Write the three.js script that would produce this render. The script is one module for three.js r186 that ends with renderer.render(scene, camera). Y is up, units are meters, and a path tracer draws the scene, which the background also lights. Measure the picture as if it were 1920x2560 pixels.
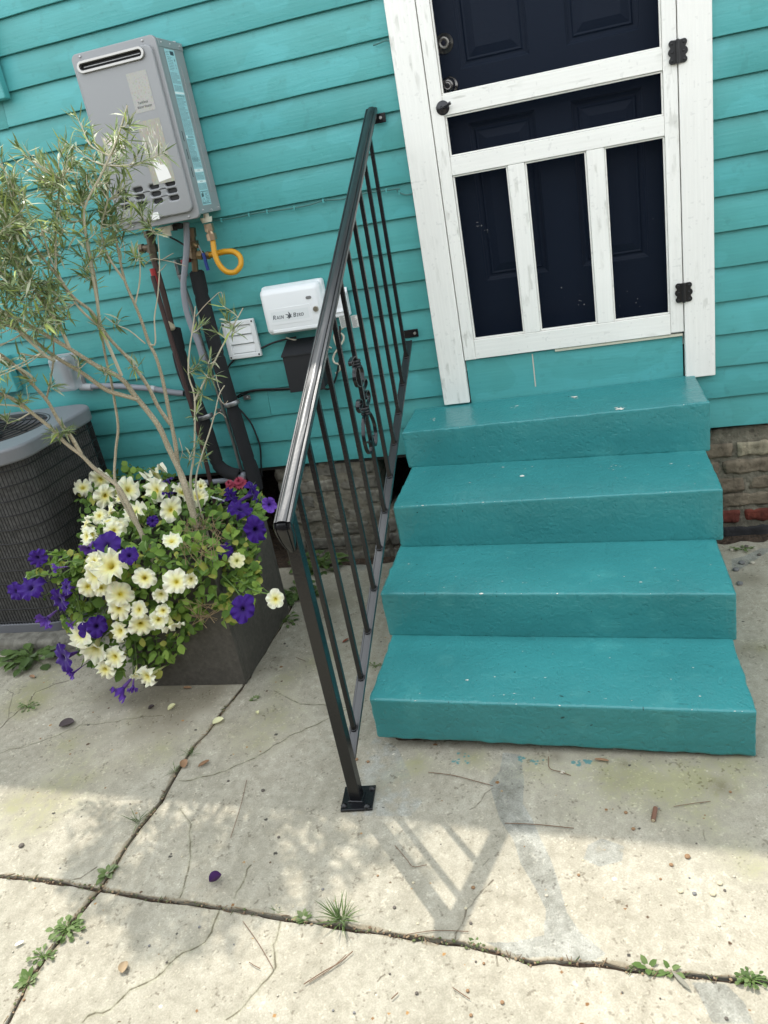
import * as THREE from 'three';
import { RoundedBoxGeometry } from 'three/addons/geometries/RoundedBoxGeometry.js';
import { mergeGeometries, mergeVertices, toCreasedNormals } from 'three/addons/utils/BufferGeometryUtils.js';

// ---------------------------------------------------------------- camera, sky, sun, exposure
const scene = new THREE.Scene();
const F = 1950, D0 = 3.2, H0 = 1.6, K = 1.1573;
const camera = new THREE.PerspectiveCamera(2 * Math.atan(1280 / F) * 180 / Math.PI, 0.75, 0.05, 400);
camera.rotation.order = 'YXZ';
camera.position.set(0, H0, D0);
camera.rotation.set(-22.9742 * Math.PI / 180, 16.3 * Math.PI / 180, -10.9352 * Math.PI / 180);
camera.updateMatrixWorld(true);
scene.add(camera);

const SUN = new THREE.Vector3(-0.311, 0.874, -0.373).normalize();
{
  const w = 256, h = 128, d = new Float32Array(w * h * 4);
  for (let j = 0; j < h; j++) for (let i = 0; i < w; i++) {
    const el = ((j + 0.5) / h - 0.5) * Math.PI, az = ((i + 0.5) / w - 0.5) * 2 * Math.PI;
    const y = Math.sin(el), c = Math.cos(el);
    const dx = c * Math.cos(az), dz = c * Math.sin(az);
    const cs = dx * SUN.x + y * SUN.y + dz * SUN.z;
    const t = Math.pow(Math.max(0, y), 0.55), glow = 0.4 * Math.pow(Math.max(0, cs), 6) + 3.0 * Math.pow(Math.max(0, cs), 40);
    const k = (j * w + i) * 4;
    d[k] = 1.92 * (1 - t) + 1.46 * t + glow; d[k + 1] = 1.98 * (1 - t) + 1.57 * t + glow * 0.98; d[k + 2] = 1.98 * (1 - t) + 1.70 * t + glow * 0.93; d[k + 3] = 1;
  }
  const sky = new THREE.DataTexture(d, w, h, THREE.RGBAFormat, THREE.FloatType);
  sky.mapping = THREE.EquirectangularReflectionMapping; sky.magFilter = sky.minFilter = THREE.LinearFilter; sky.needsUpdate = true;
  scene.background = sky; scene.environment = sky;
}
const sun = new THREE.DirectionalLight(new THREE.Color(1, 0.95, 0.875), 3.3);
sun.position.copy(SUN).multiplyScalar(20); sun.castShadow = true;
sun.shadow.mapSize.set(4096, 4096); sun.shadow.bias = -0.0004;
Object.assign(sun.shadow.camera, { left: -6, right: 6, top: 6, bottom: -6, near: 1, far: 60 });
scene.add(sun, sun.target);
const renderer = new THREE.WebGLRenderer({ antialias: true });
renderer.setSize(768, 1024);
renderer.toneMapping = THREE.LinearToneMapping;
renderer.toneMappingExposure = 1.38;
renderer.shadowMap.enabled = true;

// ---------------------------------------------------------------- helpers
const V = (x, y, z) => new THREE.Vector3(x, y, z);
function rng(a) { return () => { a |= 0; a = a + 0x6D2B79F5 | 0; let t = Math.imul(a ^ a >>> 15, 1 | a); t = t + Math.imul(t ^ t >>> 7, 61 | t) ^ t; return ((t ^ t >>> 14) >>> 0) / 4294967296; }; }
const R = rng(7); const rr = (a, b) => a + (b - a) * R();
const lerp = (a, b, t) => a + (b - a) * t, clamp = (x, a, b) => Math.min(b, Math.max(a, x));
const sstep = (a, b, x) => { const t = clamp((x - a) / (b - a), 0, 1); return t * t * (3 - 2 * t); };
// a pixel of the photograph (in a 1659 x 2212 copy) gives a direction; the surface it lies on gives the distance
function ray(px, py) { return V((px * K - 960) / F, -(py * K - 1280) / F, -1).applyQuaternion(camera.quaternion); }
const W = (px, py, z) => { const r = ray(px, py); return camera.position.clone().addScaledVector(r, (z - D0) / r.z); };
const G = (px, py, y = 0) => { const r = ray(px, py); return camera.position.clone().addScaledVector(r, (y - H0) / r.y); };
const zoomed = (x0, y0, s) => (x, y) => [(x0 + x / s) / K, (y0 + y / s) / K];
// noise
const PERM = new Uint8Array(512); { const p = [...Array(256).keys()], q = rng(99); for (let i = 255; i > 0; i--) { const j = Math.floor(q() * (i + 1)); [p[i], p[j]] = [p[j], p[i]]; } for (let i = 0; i < 512; i++) PERM[i] = p[i & 255]; }
const wrapI = (i, w) => { i = i % w; return i < 0 ? i + w : i; };
function vn(x, y, w = 256) {
  const xf = Math.floor(x), yf = Math.floor(y); let fx = x - xf, fy = y - yf; fx = fx * fx * (3 - 2 * fx); fy = fy * fy * (3 - 2 * fy);
  const X = wrapI(xf, w), Y = wrapI(yf, w), x0 = X & 255, y0 = Y & 255, x1 = X + 1 === w ? 0 : (X + 1) & 255, y1 = Y + 1 === w ? 0 : (Y + 1) & 255, a = PERM[x0], b = PERM[x1];
  const p = PERM[a + y0], q = PERM[b + y0], r = PERM[a + y1], s = PERM[b + y1];
  const t = p + (q - p) * fx, u = r + (s - r) * fx; return (t + (u - t) * fy) / 255;
}
function fbm(x, y, o, w = 256) { let s = 0, a = 0.5, n = 0; for (let i = 0; i < o; i++) { s += a * vn(x + i * 17, y + i * 31, w); n += a; a *= 0.5; x *= 2; y *= 2; w = Math.min(256, w * 2); } return s / n; }
const n3 = (x, y, z) => (vn(x + 37.3, y + 11.1) + vn(y + 5.7, z + 71.9) + vn(z + 91.3, x + 23.7)) / 3;
// textures
function dtex(w, h, fn, srgb, rx = 1, ry = 1) {
  const d = new Uint8Array(w * h * 4), o = [0, 0, 0];
  for (let j = 0; j < h; j++) for (let i = 0; i < w; i++) { fn(i / w, j / h, o); const k = (j * w + i) * 4; d[k] = clamp(o[0], 0, 255); d[k + 1] = clamp(o[1], 0, 255); d[k + 2] = clamp(o[2], 0, 255); d[k + 3] = 255; }
  const t = new THREE.DataTexture(d, w, h); t.wrapS = t.wrapT = THREE.RepeatWrapping; t.magFilter = THREE.LinearFilter; t.minFilter = THREE.LinearFilter;
  t.repeat.set(rx, ry); if (srgb) t.colorSpace = THREE.SRGBColorSpace; t.needsUpdate = true; return t;
}
function ctex(w, h, draw) { const c = document.createElement('canvas'); c.width = w; c.height = h; const g = c.getContext('2d'); draw(g, w, h); const t = new THREE.CanvasTexture(c); t.colorSpace = THREE.SRGBColorSpace; t.magFilter = t.minFilter = THREE.LinearFilter; return t; }
const std = (color, roughness = 0.7, o = {}) => new THREE.MeshStandardMaterial({ color: Array.isArray(color) ? new THREE.Color().setRGB(...color) : color, roughness, ...o });
const phy = (color, roughness = 0.7, o = {}) => new THREE.MeshPhysicalMaterial({ color: Array.isArray(color) ? new THREE.Color().setRGB(...color) : color, roughness, ...o });
// objects
const used = {};
function numbered(n) { used[n] = (used[n] || 0) + 1; return used[n] === 1 ? n : `${n}_${String(used[n] - 1).padStart(3, '0')}`; }
function tag(o, label, category, group, kind) { o.userData.label = label; if (category) o.userData.category = category; if (group) o.userData.group = group; if (kind) o.userData.kind = kind; return o; }
function thing(name, label, category, pos, group) { const o = new THREE.Group(); o.name = numbered(name); if (pos) o.position.copy(pos); scene.add(o); return tag(o, label, category, group); }
// geometry is given in world coordinates; a part is moved into its thing's frame
function part(parent, name, geo, mat, label) {
  const m = new THREE.Mesh(geo, mat); m.name = name; m.castShadow = m.receiveShadow = true;
  let o = parent, off = V(0, 0, 0); while (o && o !== scene) { off.add(o.position); o = o.parent; }
  m.position.copy(off).negate(); parent.add(m); if (label) m.userData.label = label; return m;
}
function solo(name, geo, mat, label, category, group, kind) { const m = new THREE.Mesh(geo, mat); m.name = numbered(name); m.castShadow = m.receiveShadow = true; scene.add(m); return tag(m, label, category, group, kind); }
function boxUV(g, ox = 0, oy = 0, s = 1) {
  const p = g.attributes.position, n = g.attributes.normal, uv = new Float32Array(p.count * 2);
  for (let i = 0; i < p.count; i++) {
    const ax = Math.abs(n.getX(i)), ay = Math.abs(n.getY(i)), az = Math.abs(n.getZ(i)); let u, v;
    if (ax > ay && ax > az) { u = p.getZ(i); v = p.getY(i); } else if (ay > az) { u = p.getX(i); v = p.getZ(i); } else { u = p.getX(i); v = p.getY(i); }
    uv[i * 2] = (u + ox) * s; uv[i * 2 + 1] = (v + oy) * s;
  }
  g.setAttribute('uv', new THREE.BufferAttribute(uv, 2)); return g;
}
function swapUV(g) { const uv = g.attributes.uv; for (let i = 0; i < uv.count; i++) { const a = uv.getX(i); uv.setXY(i, uv.getY(i), a); } return g; }
function rbox(x0, x1, y0, y1, z0, z1, r = 0.003, seg = 2) { const g = new RoundedBoxGeometry(x1 - x0, y1 - y0, z1 - z0, seg, Math.min(r, (x1 - x0) / 2.01, (y1 - y0) / 2.01, (z1 - z0) / 2.01)); g.translate((x0 + x1) / 2, (y0 + y1) / 2, (z0 + z1) / 2); return boxUV(g, x0 * 1.7, y0 * 2.3); }
function box(x0, x1, y0, y1, z0, z1) { const g = new THREE.BoxGeometry(x1 - x0, y1 - y0, z1 - z0); g.translate((x0 + x1) / 2, (y0 + y1) / 2, (z0 + z1) / 2); return boxUV(g); }
const curve = (pts, closed = false) => new THREE.CatmullRomCurve3(pts, closed, 'centripetal');
const tube = (pts, r, seg = 40, rad = 10, closed = false) => new THREE.TubeGeometry(curve(pts, closed), seg, r, rad, closed);
function capTube(pts, r, seg = 40, rad = 10) { const g = [tube(pts, r, seg, rad)]; for (const p of [pts[0], pts[pts.length - 1]]) { const s = new THREE.SphereGeometry(r * 1.001, rad, 6); s.translate(p.x, p.y, p.z); g.push(s); } return mergeGeometries(g); }
function vtube(pts, rf, seg, rad) { // tube with a radius that changes along it
  const c = curve(pts), fr = c.computeFrenetFrames(seg, false), pos = [], nor = [], uv = [], idx = [];
  const L = c.getLength();
  for (let i = 0; i <= seg; i++) {
    const t = i / seg, p = c.getPointAt(t), r = rf(t), N = fr.normals[i], B = fr.binormals[i];
    for (let j = 0; j <= rad; j++) { const a = j / rad * Math.PI * 2, cx = Math.cos(a), sx = Math.sin(a); const nx = N.x * cx + B.x * sx, ny = N.y * cx + B.y * sx, nz = N.z * cx + B.z * sx; pos.push(p.x + nx * r, p.y + ny * r, p.z + nz * r); nor.push(nx, ny, nz); uv.push(j / rad, t * L * 8); }
  }
  for (let i = 0; i < seg; i++) for (let j = 0; j < rad; j++) { const a = i * (rad + 1) + j, b = a + rad + 1; idx.push(a, a + 1, b, b, a + 1, b + 1); }
  const g = new THREE.BufferGeometry(); g.setAttribute('position', new THREE.Float32BufferAttribute(pos, 3)); g.setAttribute('normal', new THREE.Float32BufferAttribute(nor, 3)); g.setAttribute('uv', new THREE.Float32BufferAttribute(uv, 2)); g.setIndex(idx); return g;
}
function smoothNormals(g) { // shared normals where seams touch
  g.computeVertexNormals(); const p = g.attributes.position, n = g.attributes.normal, m = new Map();
  const key = (i) => `${Math.round(p.getX(i) * 1e5)},${Math.round(p.getY(i) * 1e5)},${Math.round(p.getZ(i) * 1e5)}`;
  for (let i = 0; i < p.count; i++) { const k = key(i), a = m.get(k) || [0, 0, 0]; a[0] += n.getX(i); a[1] += n.getY(i); a[2] += n.getZ(i); m.set(k, a); }
  for (let i = 0; i < p.count; i++) { const a = m.get(key(i)), l = Math.hypot(...a) || 1; n.setXYZ(i, a[0] / l, a[1] / l, a[2] / l); } return g;
}
// a block with rounded edges between eight corners, roughened by noise
function lump(c8, nx, ny, nz, rad, disp, freq, oct = 2) {
  const g = new THREE.BoxGeometry(1, 1, 1, nx, ny, nz), p = g.attributes.position, n0 = g.attributes.normal.clone();
  const sx = c8[0].distanceTo(c8[1]), sy = c8[0].distanceTo(c8[2]), sz = c8[0].distanceTo(c8[4]), uv = new Float32Array(p.count * 2), a = V(0, 0, 0);
  for (let i = 0; i < p.count; i++) {
    let x = (p.getX(i) + 0.5) * sx, y = (p.getY(i) + 0.5) * sy, z = (p.getZ(i) + 0.5) * sz;
    const qx = clamp(x, rad, sx - rad), qy = clamp(y, rad, sy - rad), qz = clamp(z, rad, sz - rad), dx = x - qx, dy = y - qy, dz = z - qz, l = Math.hypot(dx, dy, dz);
    let ux = n0.getX(i), uy = n0.getY(i), uz = n0.getZ(i);
    if (l > 1e-9) { ux = dx / l; uy = dy / l; uz = dz / l; x = qx + ux * rad; y = qy + uy * rad; z = qz + uz * rad; }
    const u = x / sx, v = y / sy, w = z / sz;
    a.set(0, 0, 0); for (let c = 0; c < 8; c++) a.addScaledVector(c8[c], ((c & 1) ? u : 1 - u) * ((c & 2) ? v : 1 - v) * ((c & 4) ? w : 1 - w));
    let nn = 0, am = 1, f = freq; for (let o = 0; o < oct; o++) { nn += am * (n3(a.x * f + 40, a.y * f + 40, a.z * f + 40) - 0.5); am *= 0.5; f *= 2.3; }
    const e = (l > 1e-9 && Math.abs(ux) + Math.abs(uy) + Math.abs(uz) > 1.2) ? 3.2 : 1;
    p.setXYZ(i, a.x + ux * nn * disp * e, a.y + uy * nn * disp * e, a.z + uz * nn * disp * e);
    if (Math.abs(n0.getX(i)) > 0.5) { uv[2 * i] = a.z; uv[2 * i + 1] = a.y; } else if (Math.abs(n0.getY(i)) > 0.5) { uv[2 * i] = a.x; uv[2 * i + 1] = a.z + a.y; } else { uv[2 * i] = a.x; uv[2 * i + 1] = a.y + a.z; }
  }
  g.setAttribute('uv', new THREE.BufferAttribute(uv, 2)); return smoothNormals(g);
}
const corners = (x0, x1, y0, y1, z0, z1) => { const o = []; for (let c = 0; c < 8; c++) o.push(V((c & 1) ? x1 : x0, (c & 2) ? y1 : y0, (c & 4) ? z1 : z0)); return o; };
function alongY(g, a, b) { // puts a geometry built along +y from 0 to 1 between two points
  const d = b.clone().sub(a), l = d.length(); g.scale(1, l, 1); g.applyQuaternion(new THREE.Quaternion().setFromUnitVectors(V(0, 1, 0), d.normalize())); g.translate(a.x, a.y, a.z); return g;
}
function cyl(a, b, r0, r1 = r0, rad = 16) { const g = new THREE.CylinderGeometry(r1, r0, 1, rad); g.translate(0, 0.5, 0); return alongY(g, a, b); }
function hex(a, b, r) { const g = new THREE.CylinderGeometry(r, r, 1, 6).toNonIndexed(); g.computeVertexNormals(); g.translate(0, 0.5, 0); return alongY(g, a, b); }
function plate(x0, x1, y0, y1, z, d, rc, bev = 0.002) { // rounded rectangle, flat, facing +z
  const s = new THREE.Shape(), w = x1 - x0, h = y1 - y0; s.moveTo(rc, 0); s.lineTo(w - rc, 0); s.absarc(w - rc, rc, rc, -Math.PI / 2, 0); s.lineTo(w, h - rc); s.absarc(w - rc, h - rc, rc, 0, Math.PI / 2); s.lineTo(rc, h); s.absarc(rc, h - rc, rc, Math.PI / 2, Math.PI); s.lineTo(0, rc); s.absarc(rc, rc, rc, Math.PI, Math.PI * 1.5);
  const g = new THREE.ExtrudeGeometry(s, { depth: d - 2 * bev, bevelEnabled: true, bevelSize: bev, bevelThickness: bev, bevelOffset: -bev, bevelSegments: 3, curveSegments: 8 }); g.translate(x0, y0, z + bev); return boxUV(g);
}
function quadPrint(x0, x1, y0, y1, z) { const g = new THREE.PlaneGeometry(x1 - x0, y1 - y0); g.translate((x0 + x1) / 2, (y0 + y1) / 2, z); return g; }
function slotHole(x0, x1, y0, y1) { const r = (y1 - y0) / 2, h = new THREE.Path(); h.absarc(x0 + r, y0 + r, r, Math.PI * 1.5, Math.PI / 2, true); h.absarc(x1 - r, y0 + r, r, Math.PI / 2, -Math.PI / 2, true); h.closePath(); return h; }
console.log('helpers');

// ---------------------------------------------------------------- surface textures
const tPaint = dtex(1024, 1024, (u, v, o) => { // brushed house paint: touch-ups and dust, uv over 1.6 m
  const big = fbm(u * 6, v * 6, 4, 6), pat = sstep(0.52, 0.56, fbm(u * 8 + 3, v * 12 + 9, 3, 8)), st = fbm(u * 16, v * 256, 3, 16), fine = R(), dirt = sstep(0.72, 0.8, fbm(u * 64, v * 64, 3, 64));
  const m = 230 + (big - 0.5) * 32 + pat * 10 + (st - 0.5) * 10 + (fine - 0.5) * 3;
  o[0] = m - dirt * 7; o[1] = m - dirt * 8 - pat * 2; o[2] = m + (big - 0.5) * 8 - dirt * 9;
}, true, 0.625, 0.625);
const tPaintB = dtex(1024, 1024, (u, v, o) => { const st = fbm(u * 12, v * 256, 4, 12), dents = sstep(0.7, 0.78, fbm(u * 40, v * 70 + 5, 3, 64)); o[0] = o[1] = o[2] = 150 + (st - 0.5) * 70 - dents * 34 + (fbm(u * 60, v * 60, 2, 60) - 0.5) * 30; }, false, 0.625, 0.625);
const tStepB = dtex(1024, 1024, (u, v, o) => { // lumpy trowelled render under thick paint
  const a = fbm(u * 24, v * 24, 4, 24), b = fbm(u * 90, v * 90, 3, 90), pit = sstep(0.66, 0.76, fbm(u * 48 + 7, v * 48 + 3, 3, 48)), rid = sstep(0.6, 0.66, fbm(u * 30 + 11, v * 40 + 1, 3, 40));
  o[0] = o[1] = o[2] = 120 + (a - 0.5) * 70 + (b - 0.5) * 110 - pit * 60 + rid * 14;
}, false, 1.25, 1.25);
const tStep = ctex(2048, 2048, (g, w, h) => { // paint colour with chips, scuffs and grit, uv over 1.6 m
  const im = g.createImageData(w, h), d = im.data;
  for (let j = 0; j < h; j++) for (let i = 0; i < w; i++) { const u = i / w, v = j / h, m = 222 + (fbm(u * 7, v * 7, 5, 7) - 0.5) * 34 + (R() - 0.5) * 12, sc = sstep(0.62, 0.78, fbm(u * 20 + 4, v * 20 + 8, 5, 20)) * 18; const k = (j * w + i) * 4; d[k] = m + sc * 1.4; d[k + 1] = m + sc * 0.5; d[k + 2] = m + sc * 0.4; d[k + 3] = 255; }
  g.putImageData(im, 0, 0);
  const q = rng(31);
  for (let i = 0; i < 420; i++) { const x = q() * w, y = q() * h, s = 1.0 + q() * q() * q() * 6; g.fillStyle = q() < 0.7 ? 'rgba(255,255,255,0.55)' : 'rgba(40,60,60,0.7)'; g.beginPath(); g.ellipse(x, y, s * (1 + q() * 1.5), s, q() * 3, 0, 7); g.fill(); }
  for (let i = 0; i < 60; i++) { let x = q() * w, y = q() * h; g.strokeStyle = q() < 0.6 ? 'rgba(255,255,255,0.22)' : 'rgba(60,80,80,0.25)'; g.lineWidth = 1 + q() * 3; g.beginPath(); g.moveTo(x, y); for (let s = 0; s < 5; s++) { x += (q() - 0.5) * 36; y += (q() - 0.4) * 16; g.lineTo(x, y); } g.stroke(); }
});
tStep.wrapS = tStep.wrapT = THREE.RepeatWrapping; tStep.repeat.set(0.625, 0.625);
const tWhite = dtex(1024, 1024, (u, v, o) => { // worn white paint, grain along u
  const gr = fbm(u * 10, v * 200, 4, 10), worn = sstep(0.56, 0.78, fbm(u * 20, v * 90, 4, 20)) * sstep(0.45, 0.65, fbm(u * 4 + 2, v * 8 + 6, 3, 8)), sp = sstep(0.78, 0.82, fbm(u * 100, v * 100, 2, 100));
  const m = 245 + (gr - 0.5) * 12 + (fbm(u * 5, v * 5, 3, 5) - 0.5) * 10 - worn * 26 - sp * 10 + (R() - 0.5) * 3; o[0] = m; o[1] = m; o[2] = m - worn * 2 - 2;
}, true, 0.8, 0.8);
const tWhiteB = dtex(512, 512, (u, v, o) => { o[0] = o[1] = o[2] = 128 + (fbm(u * 8, v * 160, 4, 8) - 0.5) * 150 + (fbm(u * 60, v * 60, 2, 60) - 0.5) * 40; }, false, 1, 1);
const tSpeck = dtex(512, 512, (u, v, o) => { const m = 200 + (fbm(u * 40, v * 40, 4, 40) - 0.5) * 60 + (R() - 0.5) * 40 + (fbm(u * 5, v * 5, 3, 5) - 0.5) * 30; o[0] = o[1] = o[2] = m; }, true, 2, 2);
const tSpeckB = dtex(512, 512, (u, v, o) => { o[0] = o[1] = o[2] = 128 + (fbm(u * 60, v * 60, 3, 60) - 0.5) * 160; }, false, 3, 3);
const tBrick = dtex(512, 512, (u, v, o) => { const a = fbm(u * 16, v * 16, 5, 16), b = fbm(u * 5 + 3, v * 5, 3, 5), dk = sstep(0.58, 0.7, fbm(u * 22 + 5, v * 22, 4, 22)); const m = 200 + (a - 0.5) * 90 + (b - 0.5) * 50 - dk * 26 + (R() - 0.5) * 16; o[0] = m; o[1] = m - 3; o[2] = m - 8; }, true, 2.2, 2.2);
const tBrickB = dtex(512, 512, (u, v, o) => { o[0] = o[1] = o[2] = 128 + (fbm(u * 20, v * 20, 5, 20) - 0.5) * 250; }, false, 3, 3);
const tBark = dtex(256, 512, (u, v, o) => { const a = fbm(u * 12, v * 20, 4, 12), ring = sstep(0.6, 0.75, fbm(u * 4, v * 60, 3, 8)); const m = 222 + (a - 0.5) * 90 - ring * 45; o[0] = m; o[1] = m - 5; o[2] = m - 12; }, true, 1, 1);
console.log('textures');

// ---------------------------------------------------------------- ground
const zG1 = zoomed(0, 1700, 1659 / 960), zG2 = zoomed(960, 1800, 1659 / 960);
const gp = (f, x, y) => { const a = f(x, y); return G(a[0], a[1], 0); };
const GX0 = -3.2, GX1 = 1.6, GZ0 = -0.4, GZ1 = 4.4, GN = 2048;        // one texture tile over 4.8 x 4.8 m
const joint1 = [[0, 1893], [100, 1902], [215, 1922], [330, 1942], [430, 1955], [560, 1975], [650, 1990], [740, 2003], [800, 2012], [900, 2027], [1000, 2040], [1080, 2060], [1150, 2080], [1200, 2078], [1290, 2082], [1370, 2095], [1480, 2108], [1560, 2115], [1659, 2122]].map((p) => G(p[0], p[1]));
const joint2 = [[20, 2205], [60, 2120], [120, 2040], [160, 1985], [215, 1922], [260, 1850], [300, 1790], [345, 1735], [370, 1690], [420, 1610], [450, 1580], [490, 1525], [520, 1490]].map((p) => G(p[0], p[1]));
const crackList = [
  [zG1, 1, [[0, 315], [180, 265], [350, 200], [540, 170], [700, 150]]], [zG1, 1.3, [[1515, 120], [1370, 190], [1250, 240], [1140, 310], [1000, 385], [900, 415], [780, 440]]],
  [zG1, 1, [[1190, 50], [1300, 105], [1400, 110], [1520, 122]]], [zG1, 1.1, [[780, 560], [825, 620], [820, 760], [810, 850], [780, 945]]], [zG1, 1.2, [[1085, 800], [1050, 870], [1015, 945]]],
  [zG1, 1.5, [[350, 1486], [470, 1430], [560, 1350], [700, 1270], [790, 1190], [880, 1140], [930, 1040], [950, 985]]], [zG1, 1.3, [[980, 1486], [1060, 1420], [1130, 1320], [1190, 1250], [1185, 1160], [1220, 1030]]],
  [zG1, 1.2, [[280, 880], [350, 860], [420, 810]]], [zG1, 1.6, [[0, 205], [60, 150], [130, 100], [150, 50], [240, 20], [300, 0]]], [zG1, 0.9, [[30, 40], [60, 60], [40, 120], [35, 180]]],
  [zG2, 1, [[470, 290], [420, 330], [390, 375], [370, 385]]], [zG2, 1, [[460, 600], [430, 630]]], [zG2, 1, [[470, 690], [385, 770], [320, 900], [310, 950]]], [zG2, 1, [[495, 1010], [500, 1080]]], [zG2, 0.8, [[1390, 480], [1385, 520]]], [zG1, 0.9, [[1630, 1310], [1659, 1280]]],
];
function fieldMaps() {
  const N = GN, col = new Uint8Array(N * N * 4), bmp = new Uint8Array(N * N * 4);
  const c = document.createElement('canvas'); c.width = c.height = N; const g = c.getContext('2d');
  const X = (p) => (p.x - GX0) / (GX1 - GX0) * N, Y = (p) => (p.z - GZ0) / (GZ1 - GZ0) * N;
  // red channel: grey mortar repairs; green: moss; blue: dark dirt
  g.fillStyle = '#000'; g.fillRect(0, 0, N, N);
  const poly = (f, pts, style) => { g.fillStyle = style; g.beginPath(); pts.forEach((p, i) => { const w = gp(f, p[0], p[1]); i ? g.lineTo(X(w), Y(w)) : g.moveTo(X(w), Y(w)); }); g.closePath(); g.fill(); };
  g.globalCompositeOperation = 'lighter';
  poly(zG2, [[515, 140], [590, 150], [605, 260], [600, 360], [640, 430], [680, 520], [720, 600], [760, 720], [790, 830], [850, 920], [960, 1010], [880, 1055], [720, 1020], [570, 1030], [440, 960], [560, 960], [690, 930], [700, 820], [650, 720], [590, 620], [560, 520], [500, 430], [470, 330], [455, 270], [500, 220]], 'rgb(255,0,0)');
  poly(zG2, [[880, 540], [940, 510], [1040, 545], [1030, 610], [930, 635], [860, 600]], 'rgb(150,0,0)');
  poly(zG2, [[1330, 1140], [1480, 1150], [1560, 1230], [1600, 1320], [1420, 1320], [1380, 1230]], 'rgb(255,0,0)');
  poly(zoomed(1720, 1000, 4.425), [[480, 1760], [620, 1730], [800, 1640], [885, 1640], [885, 1680], [700, 1800], [560, 1880], [490, 1880]], 'rgb(230,0,0)');
  poly(zoomed(650, 1130, 4.1475), [[950, 1130], [1130, 1040], [1180, 1100], [1080, 1230], [960, 1220]], 'rgb(200,0,0)');
  poly(zoomed(650, 1100, 2.2117), [[440, 1880], [640, 1640], [760, 1700], [900, 2000], [840, 2080], [520, 2080], [400, 2010]], 'rgb(120,0,0)');
  const blob = (px, py, rx, col2) => { const w = G(px, py), r = rx / (GX1 - GX0) * N, gr = g.createRadialGradient(X(w), Y(w), 0, X(w), Y(w), r); gr.addColorStop(0, col2); gr.addColorStop(1, 'rgba(0,0,0,0)'); g.fillStyle = gr; g.fillRect(X(w) - r, Y(w) - r, 2 * r, 2 * r); };
  for (const [x, y, r, a] of [[60, 1520, 0.28, 0.8], [140, 1600, 0.25, 0.6], [30, 1740, 0.22, 0.55], [300, 1540, 0.2, 0.4], [900, 1650, 0.16, 0.8], [1020, 1640, 0.14, 0.7], [1300, 1660, 0.2, 0.6], [1500, 1680, 0.22, 0.6], [1600, 1650, 0.2, 0.6], [1640, 1400, 0.25, 0.5], [620, 1460, 0.2, 0.65], [700, 1420, 0.18, 0.7], [560, 1600, 0.3, 0.35], [740, 1300, 0.25, 0.5], [1630, 1880, 0.2, 0.4], [200, 1500, 0.2, 0.5], [470, 1720, 0.2, 0.3], [100, 1460, 0.35, 0.7], [350, 1620, 0.4, 0.55], [150, 1690, 0.35, 0.5], [600, 1540, 0.35, 0.6], [1150, 1660, 0.25, 0.6], [1400, 1680, 0.3, 0.6], [820, 1700, 0.25, 0.35], [1250, 1760, 0.3, 0.35], [1550, 1780, 0.3, 0.4], [80, 1790, 0.3, 0.4]]) blob(x, y, r, `rgba(0,255,0,${a})`);
  for (const [x, y, r, a] of [[340, 1510, 0.3, 0.8], [440, 1500, 0.22, 0.7], [240, 1490, 0.22, 0.7], [560, 1450, 0.18, 0.6], [1560, 1700, 0.13, 0.7], [1620, 1250, 0.2, 0.8], [640, 1250, 0.25, 0.8], [1000, 1625, 0.08, 0.6], [1200, 1635, 0.08, 0.6], [1350, 1650, 0.08, 0.6], [60, 1420, 0.2, 0.6], [380, 1560, 0.35, 0.5], [200, 1600, 0.4, 0.4], [500, 1640, 0.35, 0.35], [700, 1300, 0.35, 0.7], [1620, 1400, 0.25, 0.6]]) blob(x, y, r, `rgba(0,0,255,${a})`);
  g.globalCompositeOperation = 'source-over';
  const mask = g.getImageData(0, 0, N, N).data;
  // second drawing: cracks (red) and small coloured specks later
  g.fillStyle = '#000'; g.fillRect(0, 0, N, N); g.lineCap = 'round'; g.lineJoin = 'round';
  const q = rng(5);
  const jag = (pts, wd, style) => { g.strokeStyle = style; for (let i = 0; i + 1 < pts.length; i++) { const n = Math.max(2, Math.ceil(pts[i].distanceTo(pts[i + 1]) / 0.02)); for (let s = 0; s < n; s++) { const a = pts[i].clone().lerp(pts[i + 1], s / n), b = pts[i].clone().lerp(pts[i + 1], (s + 1) / n); const off = (t) => (fbm(t.x * 30 + 5, t.z * 30 + 9, 3) - 0.5) * 9; g.lineWidth = wd * (0.5 + 1.1 * q()); g.beginPath(); g.moveTo(X(a) + off(a), Y(a) + off(a) * 0.8); g.lineTo(X(b) + off(b), Y(b) + off(b) * 0.8); g.stroke(); } } };
  for (const [f, wd, pts] of crackList) jag(pts.map((p) => gp(f, p[0], p[1])), wd * 0.7, 'rgb(255,0,0)');
  for (const [f, wd, pts] of crackList.slice(0, 9)) if (q() < 0.7) jag(pts.map((p) => gp(f, p[0], p[1])), wd * 4, 'rgba(0,255,0,0.045)');
  jag(joint1, 7, 'rgba(0,0,255,0.5)'); jag(joint2, 7, 'rgba(0,0,255,0.5)');
  const ck = g.getImageData(0, 0, N, N).data;
  const per = 48;
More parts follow.
